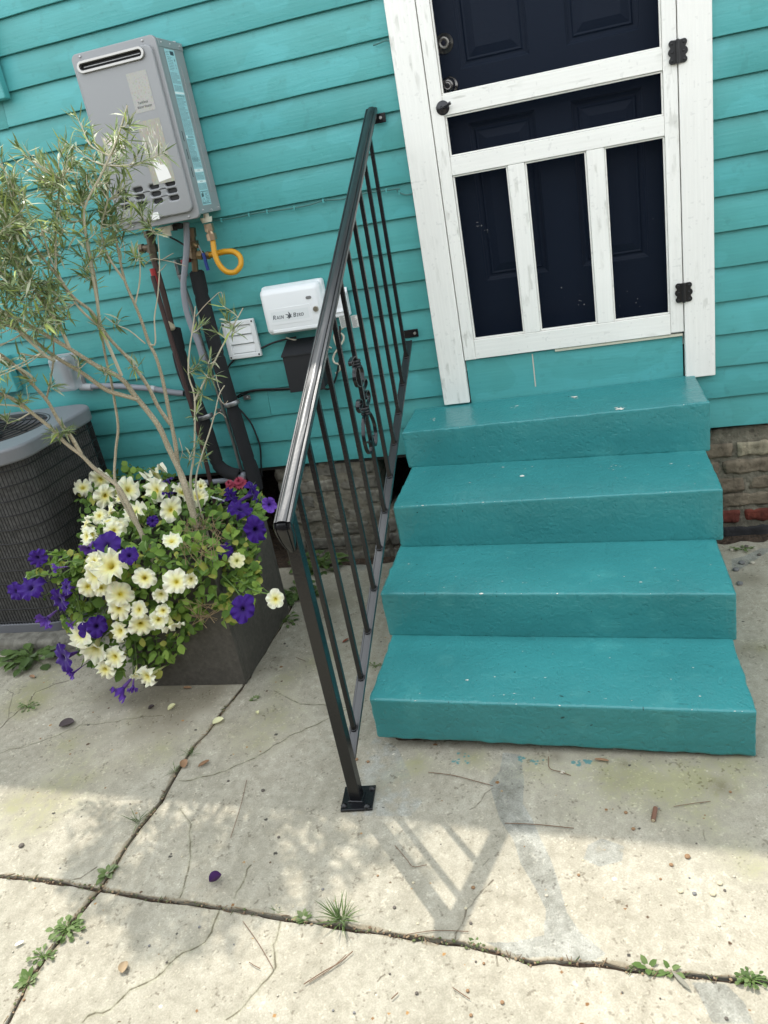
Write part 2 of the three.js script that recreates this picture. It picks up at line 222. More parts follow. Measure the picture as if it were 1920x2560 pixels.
  for (let j = 0; j < N; j++) for (let i = 0; i < N; i++) {
    const u = i / N, v = j / N, k = (j * N + i) * 4;
    const big = fbm(u * 9, v * 9, 4, 9), mid = fbm(u * per, v * per, 4, per), fine = fbm(u * 256, v * 256, 2, 256), gr = R();
    let r = 153 + (big - 0.5) * 34 + (mid - 0.5) * 22 + (fine - 0.5) * 24 + (gr - 0.5) * 20, gg = r - 6 - (big - 0.5) * 5, b = r - 22 - (big - 0.5) * 9;
    const edge = (mid - 0.5) * 0.9 + (fine - 0.5) * 0.5;
    const rep = sstep(0.42, 0.58, mask[k] / 255 + edge * 0.5);
    if (rep > 0) { const m = 134 + (mid - 0.5) * 60 + (fine - 0.5) * 40 + (gr - 0.5) * 26; r = lerp(r, m, rep * 0.75); gg = lerp(gg, m, rep * 0.75); b = lerp(b, m - 8, rep * 0.75); }
    const moss = sstep(0.16, 0.8, mask[k + 1] / 255 * (0.25 + 0.9 * fbm(u * 40 + 3, v * 40 + 8, 5, 40) + 0.7 * (fine - 0.4) + 0.5 * (gr - 0.5))) * 0.40;
    if (moss > 0) { r = lerp(r, 112, moss); gg = lerp(gg, 114, moss); b = lerp(b, 58, moss); }
    const dirt = sstep(0.2, 0.8, mask[k + 2] / 255 * (0.3 + fbm(u * 50 + 13, v * 50 + 2, 5, 50) + 0.6 * (fine - 0.4) + 0.4 * (gr - 0.5))) * 0.5;
    if (dirt > 0) { r = lerp(r, 92, dirt); gg = lerp(gg, 84, dirt); b = lerp(b, 66, dirt); }
    // exposed aggregate: pale chips and darker grains
    const chip = sstep(0.70, 0.78, vn((u * 0.83 - v * 0.56) * 940 + 9, (u * 0.56 + v * 0.83) * 940 + 1) * 0.5 + 0.3 * vn((u * 0.6 + v * 0.8) * 1500, (u * 0.8 - v * 0.6) * 1500) + 0.22 * vn(u * 300 + 3, v * 300 + 7, 300)), dark = sstep(0.76, 0.84, vn((u * 0.9 - v * 0.43) * 760 + 70, (u * 0.43 + v * 0.9) * 760 + 31) * 0.55 + 0.25 * vn((u * 0.5 + v * 0.86) * 1300, (u * 0.86 - v * 0.5) * 1300) + 0.25 * vn(u * 160, v * 160, 160));
    r += chip * 20 - dark * 30; gg += chip * 19 - dark * 31; b += chip * 17 - dark * 30;
    const cr = ck[k] / 255, cg = ck[k + 1] / 255, cb = ck[k + 2] / 255;
    r = lerp(r, 58, cr * 0.85); gg = lerp(gg, 50, cr * 0.85); b = lerp(b, 36, cr * 0.85);
    r = lerp(r, 96, cg); gg = lerp(gg, 104, cg); b = lerp(b, 56, cg);
    r = lerp(r, 100, cb * 0.6); gg = lerp(gg, 86, cb * 0.6); b = lerp(b, 64, cb * 0.6);
    col[k] = clamp(r, 0, 255); col[k + 1] = clamp(gg, 0, 255); col[k + 2] = clamp(b, 0, 255); col[k + 3] = 255;
    const hgt = 150 + (big - 0.5) * 30 + (mid - 0.5) * 34 + (fine - 0.5) * 50 + chip * 22 - dark * 30 - cr * 120 + rep * (mid - 0.4) * 70; bmp[k] = bmp[k + 1] = bmp[k + 2] = clamp(hgt, 0, 255); bmp[k + 3] = 255;
  }
  // loose print-like specks: brown grit, teal paint drips
  const mk = (d, s) => { const t = new THREE.DataTexture(d, N, N); t.wrapS = t.wrapT = THREE.RepeatWrapping; t.magFilter = t.minFilter = THREE.LinearFilter; if (s) t.colorSpace = THREE.SRGBColorSpace; t.needsUpdate = true; return t; };
  const dot = (p, s, rgb) => { const cx = X(p), cy = Y(p); for (let j = -8; j <= 8; j++) for (let i = -8; i <= 8; i++) { const dd = Math.hypot(i, j * 1.2) / s; if (dd < 1 + 0.5 * (vn(i * 0.9 + cx, j * 0.9 + cy) - 0.5)) { const k = (((cy + j) | 0) * N + ((cx + i) | 0)) * 4; if (k >= 0 && k < col.length) { col[k] = rgb[0]; col[k + 1] = rgb[1]; col[k + 2] = rgb[2]; } } } };
  for (let i = 0; i < 480; i++) { const p = V(lerp(-2.6, 1.2, q()), 0, lerp(0.5, 2.7, q())); dot(p, 0.7 + q() * q() * 2.2, [[74, 54, 38], [118, 82, 48], [60, 56, 50], [150, 112, 66], [206, 198, 180]][(q() * 5) | 0]); }
  for (const [x, y, s] of [[1135, 1640, 4], [1000, 1648, 4], [1160, 1646, 3], [1250, 1648, 5], [1270, 1647, 5], [985, 1645, 3], [1658, 1690, 3], [1002, 1630, 3]]) { const p = G(x, y); for (let i = 0; i < 5; i++) dot(V(p.x + (q() - 0.5) * 0.035, 0, p.z + (q() - 0.5) * 0.02), s * (0.25 + q() * 0.45), [88, 128, 126]); }
  return [mk(col, true), mk(bmp, false)];
}
const [tGround, tGroundB] = fieldMaps();
const groundUV = (g) => { const p = g.attributes.position, uv = new Float32Array(p.count * 2); for (let i = 0; i < p.count; i++) { uv[2 * i] = (p.getX(i) - GX0) / (GX1 - GX0); uv[2 * i + 1] = (p.getZ(i) - GZ0) / (GZ1 - GZ0) - p.getY(i); } g.setAttribute('uv', new THREE.BufferAttribute(uv, 2)); return g; };
const mConcrete = std(0xffffff, 0.92, { map: tGround, bumpMap: tGroundB, bumpScale: 0.005 });
const mSoil = std([0.11, 0.075, 0.05], 0.95, { map: tBrick, bumpMap: tBrickB, bumpScale: 0.02 });
{
  const g = new THREE.PlaneGeometry(120, 120, 1, 1); g.rotateX(-Math.PI / 2); g.translate(0, -0.055, 0); boxUV(g);
  tag(solo('ground', g, mSoil, 'dark soil showing in the joints and along the house wall', null, null, 'structure'), 'dark soil showing in the joints and along the house wall', null, null, 'structure');
}
const patio = new THREE.Group(); patio.name = 'patio'; scene.add(patio); tag(patio, 'cracked tan concrete patio of large cast slabs', null, null, 'structure');
{
  const dense = (pts, amp, seed) => { const o = []; for (let i = 0; i + 1 < pts.length; i++) { const n = Math.max(1, Math.round(pts[i].distanceTo(pts[i + 1]) / 0.018)); for (let s = 0; s < n; s++) { const a = pts[i].clone().lerp(pts[i + 1], s / n); a.x += (fbm(a.x * 25 + seed, a.z * 25, 3) - 0.5) * amp; a.z += (fbm(a.x * 25, a.z * 25 + seed, 3) - 0.5) * amp; o.push(a); } } o.push(pts[pts.length - 1].clone()); return o; };
  const X0 = -6, X1 = 5, ZN = 3.25, j1 = [V(X0, 0, joint1[0].z - 0.05), ...joint1, V(X1, 0, joint1[18].z + 0.1)];
  const cx = 2, jx = joint1[cx]; // crossing
  const j2near = [V(joint2[0].x - 0.35, 0, ZN), ...joint2.slice(0, 5)], j2far = [...joint2.slice(4), V(-1.27, 0, 0.62), V(-1.3, 0, 0.14)];
  const sh = (p, dx, dz) => p.map((a) => V(a.x + dx, 0, a.z + dz)), gp2 = 0.0046;
  const left1 = j1.slice(0, cx + 2), right1 = j1.slice(cx + 1);
  const wallEdge = (x0, x1, z) => dense([V(x0, 0, z), V((x0 + x1) / 2, 0, z + 0.01), V(x1, 0, z)], 0.05, 9);
  const slabs = [
    [...dense(sh(left1, 0, -gp2), 0.012, 1), ...dense(sh(j2far, -gp2, 0), 0.012, 3), ...wallEdge(-1.3, X0, 0.14)],
    [...dense(sh(right1, 0, -gp2), 0.012, 5), V(X1, 0, 0.16), ...wallEdge(X1, -1.29, 0.15), ...dense(sh([...j2far].reverse(), gp2, 0), 0.012, 7)],
    [...dense(sh(left1, 0, gp2), 0.012, 11), ...dense(sh([...j2near].reverse(), -gp2, 0), 0.012, 13), V(X0, 0, ZN)],
    [...dense(sh(right1, 0, gp2), 0.012, 15), V(X1, 0, ZN), ...dense(sh(j2near, gp2, 0), 0.012, 17)],
  ];
  { // square off the four corners at the crossing
    const c = (sx, sz) => V(jx.x + sx * gp2, 0, jx.z + sz * gp2), nA = dense(left1, 0, 0).length, nC = nA, dB = slabs[1].length;
    slabs[0].splice(nA - 1, 2, c(-1, -1)); slabs[1][0] = c(1, -1); slabs[1][dB - 1] = c(1, -1).add(V(0.0001, 0, -0.0006)); slabs[2].splice(nC - 1, 2, c(-1, 1)); slabs[3][0] = c(1, 1); slabs[3][slabs[3].length - 1] = c(1, 1).add(V(-0.0002, 0, 0.0006));
  }
  for (const jl of [j1, [...j2near, ...j2far.slice(1)]]) { const dp = dense(jl, 0.008, 21), pos = [], idx = []; dp.forEach((p, i) => { const t = dp[Math.min(dp.length - 1, i + 1)].clone().sub(dp[Math.max(0, i - 1)]).normalize(), y = -0.009 + 0.011 * fbm(p.x * 14, p.z * 14 + 3, 3); pos.push(p.x - t.z * 0.03, -0.05, p.z + t.x * 0.03, p.x, y, p.z, p.x + t.z * 0.03, -0.05, p.z - t.x * 0.03); if (i) { const a = (i - 1) * 3; idx.push(a, a + 3, a + 1, a + 1, a + 3, a + 4, a + 1, a + 4, a + 2, a + 2, a + 4, a + 5); } }); const g = new THREE.BufferGeometry(); g.setAttribute('position', new THREE.Float32BufferAttribute(pos, 3)); g.setIndex(idx); g.computeVertexNormals(); part(patio, 'joint_dirt', boxUV(g), std([0.20, 0.13, 0.085], 0.95, { map: tBrick, bumpMap: tBrickB, bumpScale: 0.015 })); }
  slabs.forEach((pts, i) => {
    const s = new THREE.Shape(); pts.forEach((p, n) => n ? s.lineTo(p.x, -p.z) : s.moveTo(p.x, -p.z));
    const g = new THREE.ExtrudeGeometry(s, { depth: 0.09, bevelEnabled: true, bevelSize: 0.003, bevelThickness: 0.004, bevelOffset: -0.003, bevelSegments: 2 }); g.rotateX(-Math.PI / 2); g.translate(0, -0.094 + [0, 0, -0.002, -0.001][i], 0); part(patio, 'slab', groundUV(g), mConcrete);
  });
}
{ // crumbs, dead grass and moss packed along the joints
  const q = rng(321), gs = [[], [], []]; for (const [jl, n] of [[joint1, 420], [joint2, 300]]) { const c = curve(jl); for (let i = 0; i < n; i++) { const t = q(), p = c.getPointAt(t); if (fbm(t * 14 + n, 3, 3) < 0.42 && q() < 0.75) continue; const g = new THREE.IcosahedronGeometry(1, 0), s = 0.0012 + 0.0034 * q() * q(), long = q() < 0.35; g.scale(long ? s * 4 : s * 1.3, s * 0.5, long ? s * 0.35 : s); g.rotateY(q() * 6.3); g.translate(p.x + (q() - 0.5) * 0.016, 0.0005 + 0.002 * q(), p.z + (q() - 0.5) * 0.016); gs[(q() * 3) | 0].push(g); } }
  [[0.13, 0.085, 0.05], [0.24, 0.17, 0.10], [0.09, 0.11, 0.04]].forEach((c, i) => { const m = part(patio, 'joint_debris', mergeGeometries(gs[i]), std(c, 0.95)); m.userData.kind = 'stuff'; });
}
console.log('ground');

// ---------------------------------------------------------------- house
const TEAL = [0.085, 0.37, 0.345];
const mTeal = [0, 1, 2].map((i) => std([[0.094, 0.430, 0.424], [0.101, 0.446, 0.440], [0.088, 0.414, 0.410]][i], 0.46, { map: tPaint, bumpMap: tPaintB, bumpScale: 0.0022 }));
const mWhite = std([0.91, 0.90, 0.86], 0.55, { map: tWhite, bumpMap: tWhiteB, bumpScale: 0.0012 });
const mDoor = phy([0.010, 0.021, 0.046], 0.5, { specularIntensity: 0.6, bumpMap: tPaintB, bumpScale: 0.0008 });
const mBlack = std([0.012, 0.012, 0.013], 0.35);
const mDarkIn = std([0.05, 0.045, 0.04], 0.95);
const house = thing('house', 'teal clapboard house with white framed screen door above painted steps', 'house', V(0, 0, 0));
const XL = -5.2, XR = 4.2, YT = 3.25;
{ // shell behind the boards: walls, floor, roof
  part(house, 'wall_sheathing', mergeGeometries([box(XL, -0.50, 0.44, YT, -0.14, -0.016), box(0.42, XR, 0.44, YT, -0.14, -0.016), box(-0.50, 0.42, 2.86, YT, -0.14, -0.016), box(-0.50, 0.42, 0.44, 0.80, -0.14, -0.016)]), mDarkIn);
  part(house, 'side_wall', mergeGeometries([box(XL, XL + 0.14, -0.06, YT, -4.5, -0.141), box(XR - 0.14, XR, -0.06, YT, -4.5, -0.141), box(XL, XR, -0.06, YT, -4.64, -4.501)]), mTeal[0]);
  part(house, 'floor', box(XL + 0.14, XR - 0.14, 0.47, 0.62, -4.5, -0.141), mDarkIn);
  // eave: its shadow edge lies across the patio
  const s = new THREE.Shape(); s.moveTo(0.335, 3.2); s.lineTo(0.335, 3.34); s.lineTo(-2.3, 4.6); s.lineTo(-4.95, 3.34); s.lineTo(-4.95, 3.2); s.lineTo(-4.6, 3.251); s.lineTo(-0.02, 3.251); s.lineTo(0.02, 3.22);
  const g = new THREE.ExtrudeGeometry(s, { depth: XR - XL + 0.6, bevelEnabled: false }); g.rotateY(-Math.PI / 2); g.translate(XR + 0.3, 0, 0);
  // shape x is z, extruded along -x; the old eave runs slightly out of line with the wall
  { const p = g.attributes.position; for (let i = 0; i < p.count; i++) if (p.getZ(i) > 0.1) p.setZ(i, 0.112 + 0.085 * (p.getX(i) + 3.09)); }
  part(house, 'roof', g, std([0.12, 0.11, 0.10], 0.9));
}
function clapboard(x0, x1, y0, ex, m) {
  const n = Math.max(4, Math.round((x1 - x0) / 0.06)), prof = [[-0.007, ex + 0.012], [0.0125, 0.004], [0.0118, 0.0012], [0.0095, 0], [0.0005, 0.0008]], pos = [], uv = [], idx = [], q = R() * 50, ox = R() * 3, oy = R() * 3, tilt = (R() - 0.5) * 0.0025;
  for (let i = 0; i <= n; i++) {
    const x = lerp(x0, x1, i / n), wy = (fbm(x * 2.2 + q, q, 3) - 0.5) * 0.007 + tilt * (x - x0), wz = (fbm(x * 1.8 + q, q + 9, 2) - 0.5) * 0.004;
    prof.forEach((p, j) => { pos.push(x, y0 + p[1] + (j ? wy + (j < 4 ? (vn(x * 40 + q, 3) - 0.5) * 0.0012 : 0) : 0), p[0] + (j ? wz : 0)); uv.push(x + ox, p[1] + oy + (j > 2 ? 0.02 * j : 0)); });
  }
  const m1 = prof.length; for (let i = 0; i < n; i++) for (let j = 0; j + 1 < m1; j++) { const a = i * m1 + j, b = a + m1; idx.push(a, a + 1, b, b, a + 1, b + 1); }
  for (const i of [0, n]) { const b = i * m1; for (let j = 1; j + 1 < m1; j++) i ? idx.push(b, b + j + 1, b + j) : idx.push(b, b + j, b + j + 1); }
  let g = new THREE.BufferGeometry(); g.setAttribute('position', new THREE.Float32BufferAttribute(pos, 3)); g.setAttribute('uv', new THREE.Float32BufferAttribute(uv, 2)); g.setIndex(idx);
  g = toCreasedNormals(g, 0.5); part(house, 'clapboard', g, m);
}
{
  const spl = { 2: -1.365, 4: -1.93, 9: -2.9, 12: -2.27, 13: -2.20, 15: -1.1, 6: -2.4, 17: -1.5 };
  for (let k = 0; k < 23; k++) {
    const y = 0.465 + 0.1218 * k, m = mTeal[(k * 7 + 3) % 3], c = spl[k] ?? lerp(-4.6, -3.0, R());
    clapboard(XL, c - 0.0008, y, 0.1218, mTeal[(k * 5) % 3]); clapboard(c + 0.0008, k < 2 ? -0.47 : -0.5755, y, 0.1218, m);
    clapboard(k < 2 ? 0.39 : 0.4985, XR, 0.447 + 0.125 * k - (k > 22 ? 1 : 0), 0.125, mTeal[(k * 4 + 1) % 3]);
  }
  for (let k = 23; k < 24; k++) clapboard(-0.5755, 0.4985, 2.98, 0.125, mTeal[0]);
  // plain board under the door
  part(house, 'threshold_board', rbox(-0.462, 0.383, 0.60, 0.846, -0.004, 0.0115, 0.002), mTeal[1]);
  part(house, 'bare_drip', rbox(-0.193, -0.188, 0.703, 0.84, 0.0118, 0.0128, 0.0004), std([0.55, 0.50, 0.42], 0.8), 'strip of bare caulk running down the teal board');
  part(house, 'weather_strip', rbox(-0.10, 0.383, 0.8395, 0.8495, 0.012, 0.024, 0.002), std([0.62, 0.6, 0.48], 0.6));
}
const mDust = std([0.012, 0.016, 0.022], 0.5);
{ // door casing
  part(house, 'door_casing', swapUV(rbox(-0.5745, -0.4665, 0.672, 2.95, -0.004, 0.034, 0.004)), mWhite);
  part(house, 'door_casing', swapUV(rbox(0.3895, 0.4975, 0.672, 2.95, -0.004, 0.034, 0.004)), mWhite);
  part(house, 'door_casing', rbox(-0.4655, 0.3885, 2.86, 2.95, -0.004, 0.033, 0.004), mWhite);
  part(house, 'door_jamb', mergeGeometries([box(-0.499, -0.4665, 0.851, 2.86, -0.135, -0.0045), box(0.3895, 0.419, 0.851, 2.86, -0.135, -0.0045), box(-0.466, 0.389, 0.80, 0.838, -0.135, -0.0045)]), mWhite);
}
{ // screen door
  const sd = new THREE.Group(); sd.name = 'screen_door'; house.add(sd); tag(sd, 'white painted timber screen door with open lower panels');
  const z0 = 0.004, z1 = 0.030;
  part(sd, 'stile', swapUV(rbox(-0.4635, -0.4165, 0.851, 2.84, z0, z1, 0.0025)), mWhite); part(sd, 'stile', swapUV(rbox(0.3400, 0.3865, 0.857, 2.84, z0, z1, 0.0025)), mWhite);
  const rail = (y0, y1, zz = z1 - 0.0006) => part(sd, 'rail', rbox(-0.4160, 0.3395, y0, y1, z0 + 0.001, zz, 0.0025), mWhite);
  rail(0.852, 0.929); rail(1.553, 1.617); rail(1.757, 1.823); rail(2.76, 2.839);
  part(sd, 'mullion', swapUV(rbox(-0.210, -0.148, 0.9295, 1.5525, z0 + 0.002, z1 - 0.0014, 0.0025)), mWhite); part(sd, 'mullion', swapUV(rbox(0.0715, 0.1335, 0.9295, 1.5525, z0 + 0.002, z1 - 0.0014, 0.0025)), mWhite);
  const bead = (x0, x1, y0, y1) => part(sd, 'bead', mergeGeometries([rbox(x0, x1, y0, y0 + 0.006, 0.008, 0.022, 0.002), rbox(x0, x1, y1 - 0.006, y1, 0.008, 0.022, 0.002), rbox(x0, x0 + 0.006, y0 + 0.006, y1 - 0.006, 0.008, 0.022, 0.002), rbox(x1 - 0.006, x1, y0 + 0.006, y1 - 0.006, 0.008, 0.022, 0.002)]), mWhite);
  bead(-0.4155, -0.2105, 0.9297, 1.5525); bead(-0.1475, 0.071, 0.9297, 1.5525); bead(0.134, 0.3395, 0.9297, 1.5525); bead(-0.4155, 0.3395, 1.6175, 1.7565); bead(-0.4155, 0.3395, 1.8235, 2.7595);
  const mNet = phy([0.003, 0.004, 0.007], 0.9, { transparent: true, opacity: 0.38, specularIntensity: 0.1 });
  for (const [a, b, c, d] of [[-0.4155, -0.2105, 0.9297, 1.5525], [-0.1475, 0.071, 0.9297, 1.5525], [0.134, 0.3395, 0.9297, 1.5525], [-0.4155, 0.3395, 1.6175, 1.7565], [-0.4155, 0.3395, 1.8235, 2.7595]]) part(sd, 'insect_screen', quadPrint(a, b, c, d, 0.0075), mNet);
  // hinges: two scalloped leaves, a fat knuckle and six screws each
  for (const y of [1.803, 1.006]) {
    const cx = 0.3885, g = [];
    for (const sg of [-1, 1]) { const s = new THREE.Shape(); s.moveTo(0, -0.033); s.lineTo(sg * 0.012, -0.035); s.absarc(sg * 0.019, -0.0255, 0.0095, -Math.PI / 2, sg > 0 ? Math.PI * 0.3 : -Math.PI * 1.3, sg < 0); s.absarc(sg * 0.0185, 0, 0.012, sg > 0 ? -Math.PI * 0.38 : -Math.PI * 0.62, sg > 0 ? Math.PI * 0.38 : -Math.PI * 1.38, sg < 0); s.absarc(sg * 0.019, 0.0255, 0.0095, sg > 0 ? -Math.PI * 0.3 : Math.PI * 1.3, Math.PI / 2, sg < 0); s.lineTo(0, 0.033); const e = new THREE.ExtrudeGeometry(s, { depth: 0.002, bevelEnabled: true, bevelSize: 0.001, bevelThickness: 0.001, bevelSegments: 2 }); e.translate(cx, y, 0.036); g.push(e); }
    g.push(rbox(cx - 0.008, cx + 0.008, y - 0.035, y + 0.035, 0.036, 0.0425, 0.003)); const kn = new THREE.CylinderGeometry(0.0058, 0.0058, 0.072, 14); kn.translate(cx - 0.001, y, 0.045); g.push(kn);
    const hg = part(sd, 'hinge', mergeGeometries(g.map((q) => { const a = q.index ? q.toNonIndexed() : q; return a; })), mBlack);
    for (const [dx, dy] of [[-0.019, -0.0255], [-0.0175, 0], [-0.019, 0.0255], [0.019, -0.0255], [0.0175, 0], [0.019, 0.0255]]) { const s = new THREE.SphereGeometry(0.0042, 12, 6); s.scale(1, 1, 0.5); s.translate(cx + dx, y + dy, 0.0395); const m = new THREE.Mesh(s, mBlack); m.name = 'screw'; m.castShadow = true; hg.add(m); }
  }
  const hp = V(-0.418, 1.784, 0.030); // latch: round rose with a thumb lever
  const rose = new THREE.LatheGeometry([[0.0001, 0.012], [0.009, 0.011], [0.012, 0.007], [0.020, 0.0055], [0.024, 0.003], [0.0245, 0]].map((p) => new THREE.Vector2(p[0], p[1])), 32); rose.rotateX(Math.PI / 2); rose.translate(hp.x, hp.y, hp.z);
  const la = part(sd, 'latch', rose, phy([0.012, 0.012, 0.016], 0.25));
  const lv = [cyl(V(hp.x, hp.y, hp.z + 0.006), V(hp.x, hp.y, hp.z + 0.026), 0.006), cyl(V(hp.x - 0.002, hp.y - 0.001, hp.z + 0.023), V(hp.x + 0.034, hp.y + 0.009, hp.z + 0.030), 0.0042, 0.0058)]; const m = new THREE.Mesh(mergeGeometries(lv), phy([0.012, 0.012, 0.016], 0.25)); m.name = 'lever'; m.castShadow = true; la.add(m);
}
{ // panelled entry door behind it
  const ed = new THREE.Group(); ed.name = 'entry_door'; house.add(ed); tag(ed, 'dark navy panelled entry door behind the screen door');
  const zf = -0.085, x0 = -0.464, x1 = 0.387, y0 = 0.842, y1 = 2.855;
  const pan = [[-0.345, -0.102, 1.14, 1.718], [0.035, 0.278, 1.14, 1.722], [-0.345, -0.102, 1.906, 2.70], [0.035, 0.278, 1.906, 2.70]];
  const s = new THREE.Shape(); s.moveTo(x0, y0); s.lineTo(x1, y0); s.lineTo(x1, y1); s.lineTo(x0, y1); for (const [a, b, c, d] of pan) { const h = new THREE.Path(); h.moveTo(a, c); h.lineTo(a, d); h.lineTo(b, d); h.lineTo(b, c); s.holes.push(h); }
  const g = new THREE.ExtrudeGeometry(s, { depth: 0.034, bevelEnabled: true, bevelSize: 0.004, bevelThickness: 0.004, bevelOffset: -0.004, bevelSegments: 3 }); g.translate(0, 0, zf - 0.038); part(ed, 'door_leaf', boxUV(g), mDoor);
  for (const [a, b, c, d] of pan) { // moulded raised panel: pyramid of frames
    const pos = [], idx = []; const rings = [[0, -0.006], [0.012, -0.013], [0.018, -0.013], [0.024, -0.008], [0.030, -0.010], [0.058, -0.003], [0.062, -0.0035]];
    rings.forEach(([o, z]) => pos.push(a + o, c + o, zf + z, b - o, c + o, zf + z, b - o, d - o, zf + z, a + o, d - o, zf + z));
    for (let r = 0; r + 1 < rings.length; r++) for (let e = 0; e < 4; e++) { const p = r * 4 + e, q = r * 4 + (e + 1) % 4; idx.push(p, q, p + 4, q, q + 4, p + 4); } const l = (rings.length - 1) * 4; idx.push(l, l + 1, l + 2, l, l + 2, l + 3);
    let pg = new THREE.BufferGeometry(); pg.setAttribute('position', new THREE.Float32BufferAttribute(pos, 3)); pg.setIndex(idx); pg = toCreasedNormals(pg, 0.2); part(ed, 'panel', boxUV(pg), mDoor);
  }
  const mNick = std([0.42, 0.40, 0.36], 0.32, { metalness: 1 });
  const lathe = (pts, p, m, n) => { const q = new THREE.LatheGeometry(pts.map((a) => new THREE.Vector2(a[0], a[1])), 36); q.rotateX(Math.PI / 2); q.translate(p.x, p.y, p.z); return part(ed, n, q, m); };
  const db = lathe([[0.0001, 0.022], [0.011, 0.022], [0.0112, 0.0245], [0.019, 0.0245], [0.022, 0.022], [0.0235, 0.0105], [0.032, 0.008], [0.034, 0]], V(-0.397, 1.996, zf), mNick, 'deadbolt');
  { const q = new THREE.CylinderGeometry(0.0085, 0.0085, 0.003, 20); q.rotateX(Math.PI / 2); q.translate(-0.397, 1.996, zf + 0.0235); const m = new THREE.Mesh(q, std([0.03, 0.03, 0.05], 0.4, { metalness: 0.6 })); m.name = 'keyway'; db.add(m); }
  const kb = lathe([[0.0001, 0.060], [0.010, 0.0605], [0.0115, 0.058], [0.014, 0.061], [0.020, 0.058], [0.0265, 0.046], [0.026, 0.036], [0.015, 0.026], [0.0145, 0.014], [0.030, 0.009], [0.033, 0]], V(-0.397, 1.857, zf), std([0.38, 0.36, 0.34], 0.22, { metalness: 1 }), 'door_knob');
  { const q = new THREE.CylinderGeometry(0.007, 0.007, 0.002, 20); q.rotateX(Math.PI / 2); q.translate(-0.397, 1.857, zf + 0.061); const m = new THREE.Mesh(q, std([0.05, 0.05, 0.05], 0.4, { metalness: 0.8 })); m.name = 'keyway'; kb.add(m); }
  const mChip = std([0.7, 0.7, 0.68], 0.8); const q = rng(12), gs = [];
  for (const [x, y, r, n] of [[-0.355, 1.36, 0.014, 9], [-0.325, 1.335, 0.010, 4], [0.30, 1.27, 0.003, 1], [-0.02, 1.03, 0.05, 7], [0.2, 1.0, 0.06, 5]]) for (let i = 0; i < n; i++) { const s2 = new THREE.CircleGeometry(0.0007 + 0.0016 * q(), 7); s2.scale(1, 0.6 + q(), 1); s2.rotateZ(q() * 3); s2.translate(x + (q() - 0.5) * r * 2, y + (q() - 0.5) * r * 2, zf + 0.0012); gs.push(s2); }
  const ch = part(ed, 'paint_specks', mergeGeometries(gs), mChip); ch.userData.kind = 'stuff';
}
console.log('door');
{ // brick foundation
  const cols = { grey: [[0.29, 0.275, 0.235], [0.26, 0.25, 0.215], [0.315, 0.30, 0.255], [0.23, 0.222, 0.195]], brown: [[0.25, 0.205, 0.15], [0.30, 0.25, 0.185]], cream: [[0.58, 0.52, 0.36], [0.50, 0.45, 0.33]], red: [[0.26, 0.06, 0.038], [0.21, 0.05, 0.033]], dark: [[0.045, 0.045, 0.05]] };
  const M = {}; for (const k in cols) M[k] = cols[k].map((c) => std(c, 0.9, { map: tBrick, bumpMap: tBrickB, bumpScale: 0.005 }));
  const mort = std([0.29, 0.27, 0.215], 0.95, { map: tBrick, bumpMap: tBrickB, bumpScale: 0.008 });
  const fd = new THREE.Group(); fd.name = 'foundation_wall'; house.add(fd); tag(fd, 'old brick foundation under the siding, parged grey and bare red');
  const crs = 0.0755, yb = -0.075;
  const mortar = (x0, x1, y0, y1) => part(fd, 'mortar', lump(corners(x0, x1, y0, y1, -0.22, -0.018), Math.round((x1 - x0) / 0.02), Math.round((y1 - y0) / 0.02), 3, 0.006, 0.014, 22, 3), mort);
  mortar(-1.43, -0.93, -0.08, 0.452); mortar(-0.929, -0.36, -0.08, 0.18); mortar(0.30, 1.9, -0.08, 0.432); mortar(-3.9, -3.2, -0.08, 0.452);
  const lay = (x0, x1, nC, pick, flat) => { for (let c = 0; c < nC; c++) { let x = x0 - (c % 2 ? 0.11 : 0) - 0.05 * R(); while (x < x1) { const a = Math.max(x, x0), b = Math.min(x + 0.2 + 0.012 * R(), x1), y = yb + c * crs; if (b - a > 0.04 && !(a > -0.945 && b < 0.2 && c > 2)) { const m = pick(c, a); if (m) part(fd, 'brick', lump(corners(a, b - 0.011, y + 0.005 * R(), y + 0.064, -0.1, -0.016 + flat * (0.3 + 0.7 * R())), 10, 5, 2, 0.007, 0.010, 30, 3), m); } x += 0.212; } } };
  lay(-1.425, -0.935, 7, (c) => R() < 0.86 ? M.grey[(R() * 4) | 0] : null, 0.003); lay(-0.93, -0.38, 3, () => M.grey[(R() * 4) | 0], 0.003);
  const rows = [['cream', 'dark', 'cream', 'grey'], ['red', 'red', 'brown', 'red'], ['red', 'brown', 'red', 'red'], ['brown', 'brown', 'red', 'brown'], ['brown', 'brown', 'brown', 'grey'], ['brown', 'cream', 'cream', 'brown'], ['cream', 'brown', 'cream', 'cream']];
  lay(0.32, 1.88, 6, (c, x) => { const k = rows[Math.min(6, c)][(Math.floor((x - 0.30) / 0.2)) % 4]; const a = M[k]; return a[(R() * a.length) | 0]; }, 0.011);
}
console.log('foundation');

// ---------------------------------------------------------------- fence across the narrow side yard, behind the photographer: it keeps low sky light off the risers and the foot of the wall
{
  const fn = thing('board_fence', 'tall weathered board fence facing the house across the side yard', 'fence', V(0, -0.05, 4.45)), fm = [[0.085, 0.068, 0.05], [0.07, 0.056, 0.043], [0.10, 0.08, 0.06]].map((c) => std(c, 0.9, { map: tBrick }));
  for (let i = 0; i < 44; i++) { const x = -6.6 + i * 0.3; part(fn, 'board', box(x, x + 0.292, -0.054, 2.38 + 0.02 * R(), 4.44, 4.462), fm[i % 3]); }
  for (const y of [0.4, 1.3, 2.1]) part(fn, 'rail', box(-6.6, 6.6, y, y + 0.09, 4.463, 4.50), fm[1]);
}
